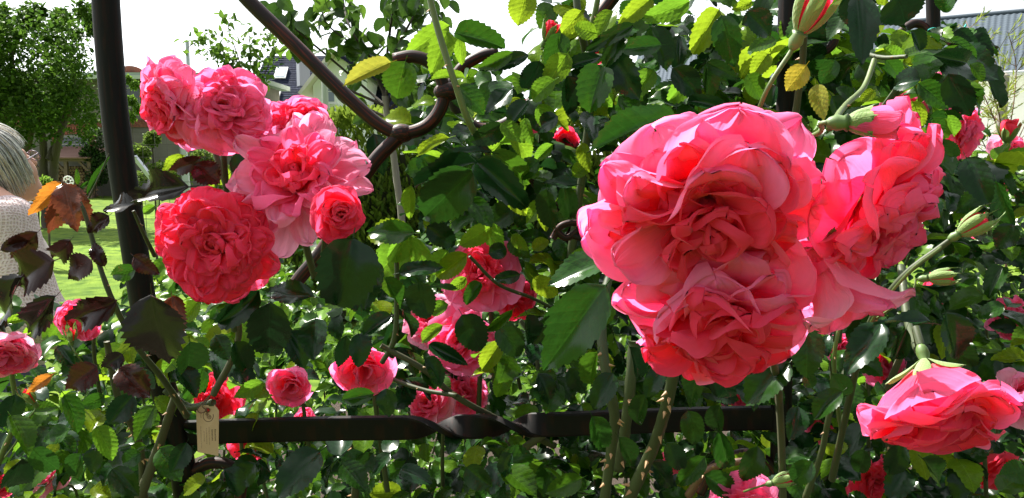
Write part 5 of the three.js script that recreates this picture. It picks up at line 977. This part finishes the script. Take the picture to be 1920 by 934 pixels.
  for (let i = 0; i < 2400; i++) {
    const az = rnd() * 6.283, front = Math.cos(az), len = front > .55 ? rnd.r(.5, .74) : front > .1 ? rnd.r(.84, .96) : rnd.r(.88, .98), n = 7, w = rnd.r(.0007, .0019), lift = rnd.r(.0, .012) + (rnd() < .05 ? .008 : 0), c0 = rnd(), col = c0 < .4 ? [.42, .41, .39] : c0 < .6 ? [.13, .125, .12] : c0 < .88 ? [.72, .69, .63] : [.55, .45, .30], pos = [], idx = [], cl = [], st = rnd.r(.04, .55), wv = rnd.s(.12), crown = rnd.s(.5);
    for (let k = 0; k <= n; k++) { const t = lerp(st * .4, len, k / n), th = t * 2.05, a = az + wv * t * Math.sin(t * 5) + crown * (1 - t) * .4, rx = .107 + lift, rz = .091 + lift, ry = .101 + lift; let x, y, z; if (th < 1.57) { x = Math.sin(th) * Math.cos(a) * rx - .018; y = Math.cos(th) * ry + .04; z = Math.sin(th) * Math.sin(a) * rz; } else { const dn = (th - 1.57) * .26, inw = 1 - .18 * sm(dn, .05, .14); x = Math.cos(a) * rx * inw - .018; y = .04 - dn; z = Math.sin(a) * rz * inw; } const c = rot(V(x, y, z)), tx = rot(V(x - Math.sin(a) * w, y, z + Math.cos(a) * w)).sub(c), wd = 1 - .75 * Math.pow(k / n, 3); for (const s of [-1, 0, 1]) { const q = c.clone().addScaledVector(tx, s * wd); const o = c.clone().sub(rot(V(-.018, .02, 0))).normalize().multiplyScalar(s === 0 ? .0006 : 0); pos.push(q.x + o.x, q.y + o.y, q.z + o.z); cl.push(...col.map((v) => v * (.85 + .3 * (k / n)))); } }
    for (let k = 0; k < n; k++) for (const s of [0, 1]) { const a = k * 3 + s; idx.push(a, a + 1, a + 3, a + 3, a + 1, a + 4); }
    const lg = geoFrom(pos, idx, null, cl); locks.push(lg.toNonIndexed());
  }
  part('hair', mergeGeometries(locks), hairM, g); void hp2;
  // glasses
  const fm = std(.09, .05, .10, .4), gl = new THREE.Group(); gl.name = 'glasses'; g.add(gl);
  for (const s of [-1, 1]) { const rim = [], N = 18; for (let k = 0; k <= N; k++) { const a = k / N * 6.283; rim.push(rot(V(.106 - Math.abs(Math.cos(a)) * .003 * s * 0, .002 + Math.sin(a) * .017, s * .034 + Math.cos(a) * .024))); } part('rim', tube(rim, .0013, .0013, 40, 6), fm, gl); part('temple', tube([rot(V(.105, .01, s * .058)), rot(V(.06, .014, s * .074)), rot(V(-.015, .01, s * .082))], .0016, .0016, 14, 6), fm, gl); const ln = new THREE.CircleGeometry(.0225, 24); ln.scale(1, .72, 1); ln.rotateY(Math.PI / 2); ln.rotateZ(-tilt); const c = rot(V(.106, .002, s * .034)); ln.translate(c.x, c.y, c.z); part('lens', ln, phys(.95, .97, .98, .03, { transmission: 1, thickness: 0, ior: 1.5 }), gl); const ey = rot(V(.0815, .004, s * .031)); part('eye', new THREE.SphereGeometry(.0105, 14, 10).translate(ey.x, ey.y, ey.z), std(.55, .52, .5, .25), gl); }
  part('bridge', tube([rot(V(.107, .004, -.011)), rot(V(.113, .008, 0)), rot(V(.107, .004, .011))], .0014, .0014, 10, 6), fm, gl);
}

// every thing's origin goes to its base
scene.updateMatrixWorld(true);
for (const o of scene.children) if (o.isGroup && o.position.lengthSq() === 0) { const b = new THREE.Box3().setFromObject(o), p = V((b.min.x + b.max.x) / 2, b.min.y, (b.min.z + b.max.z) / 2); o.position.copy(p); for (const c of o.children) c.position.sub(p); }
renderer.render(scene, camera);
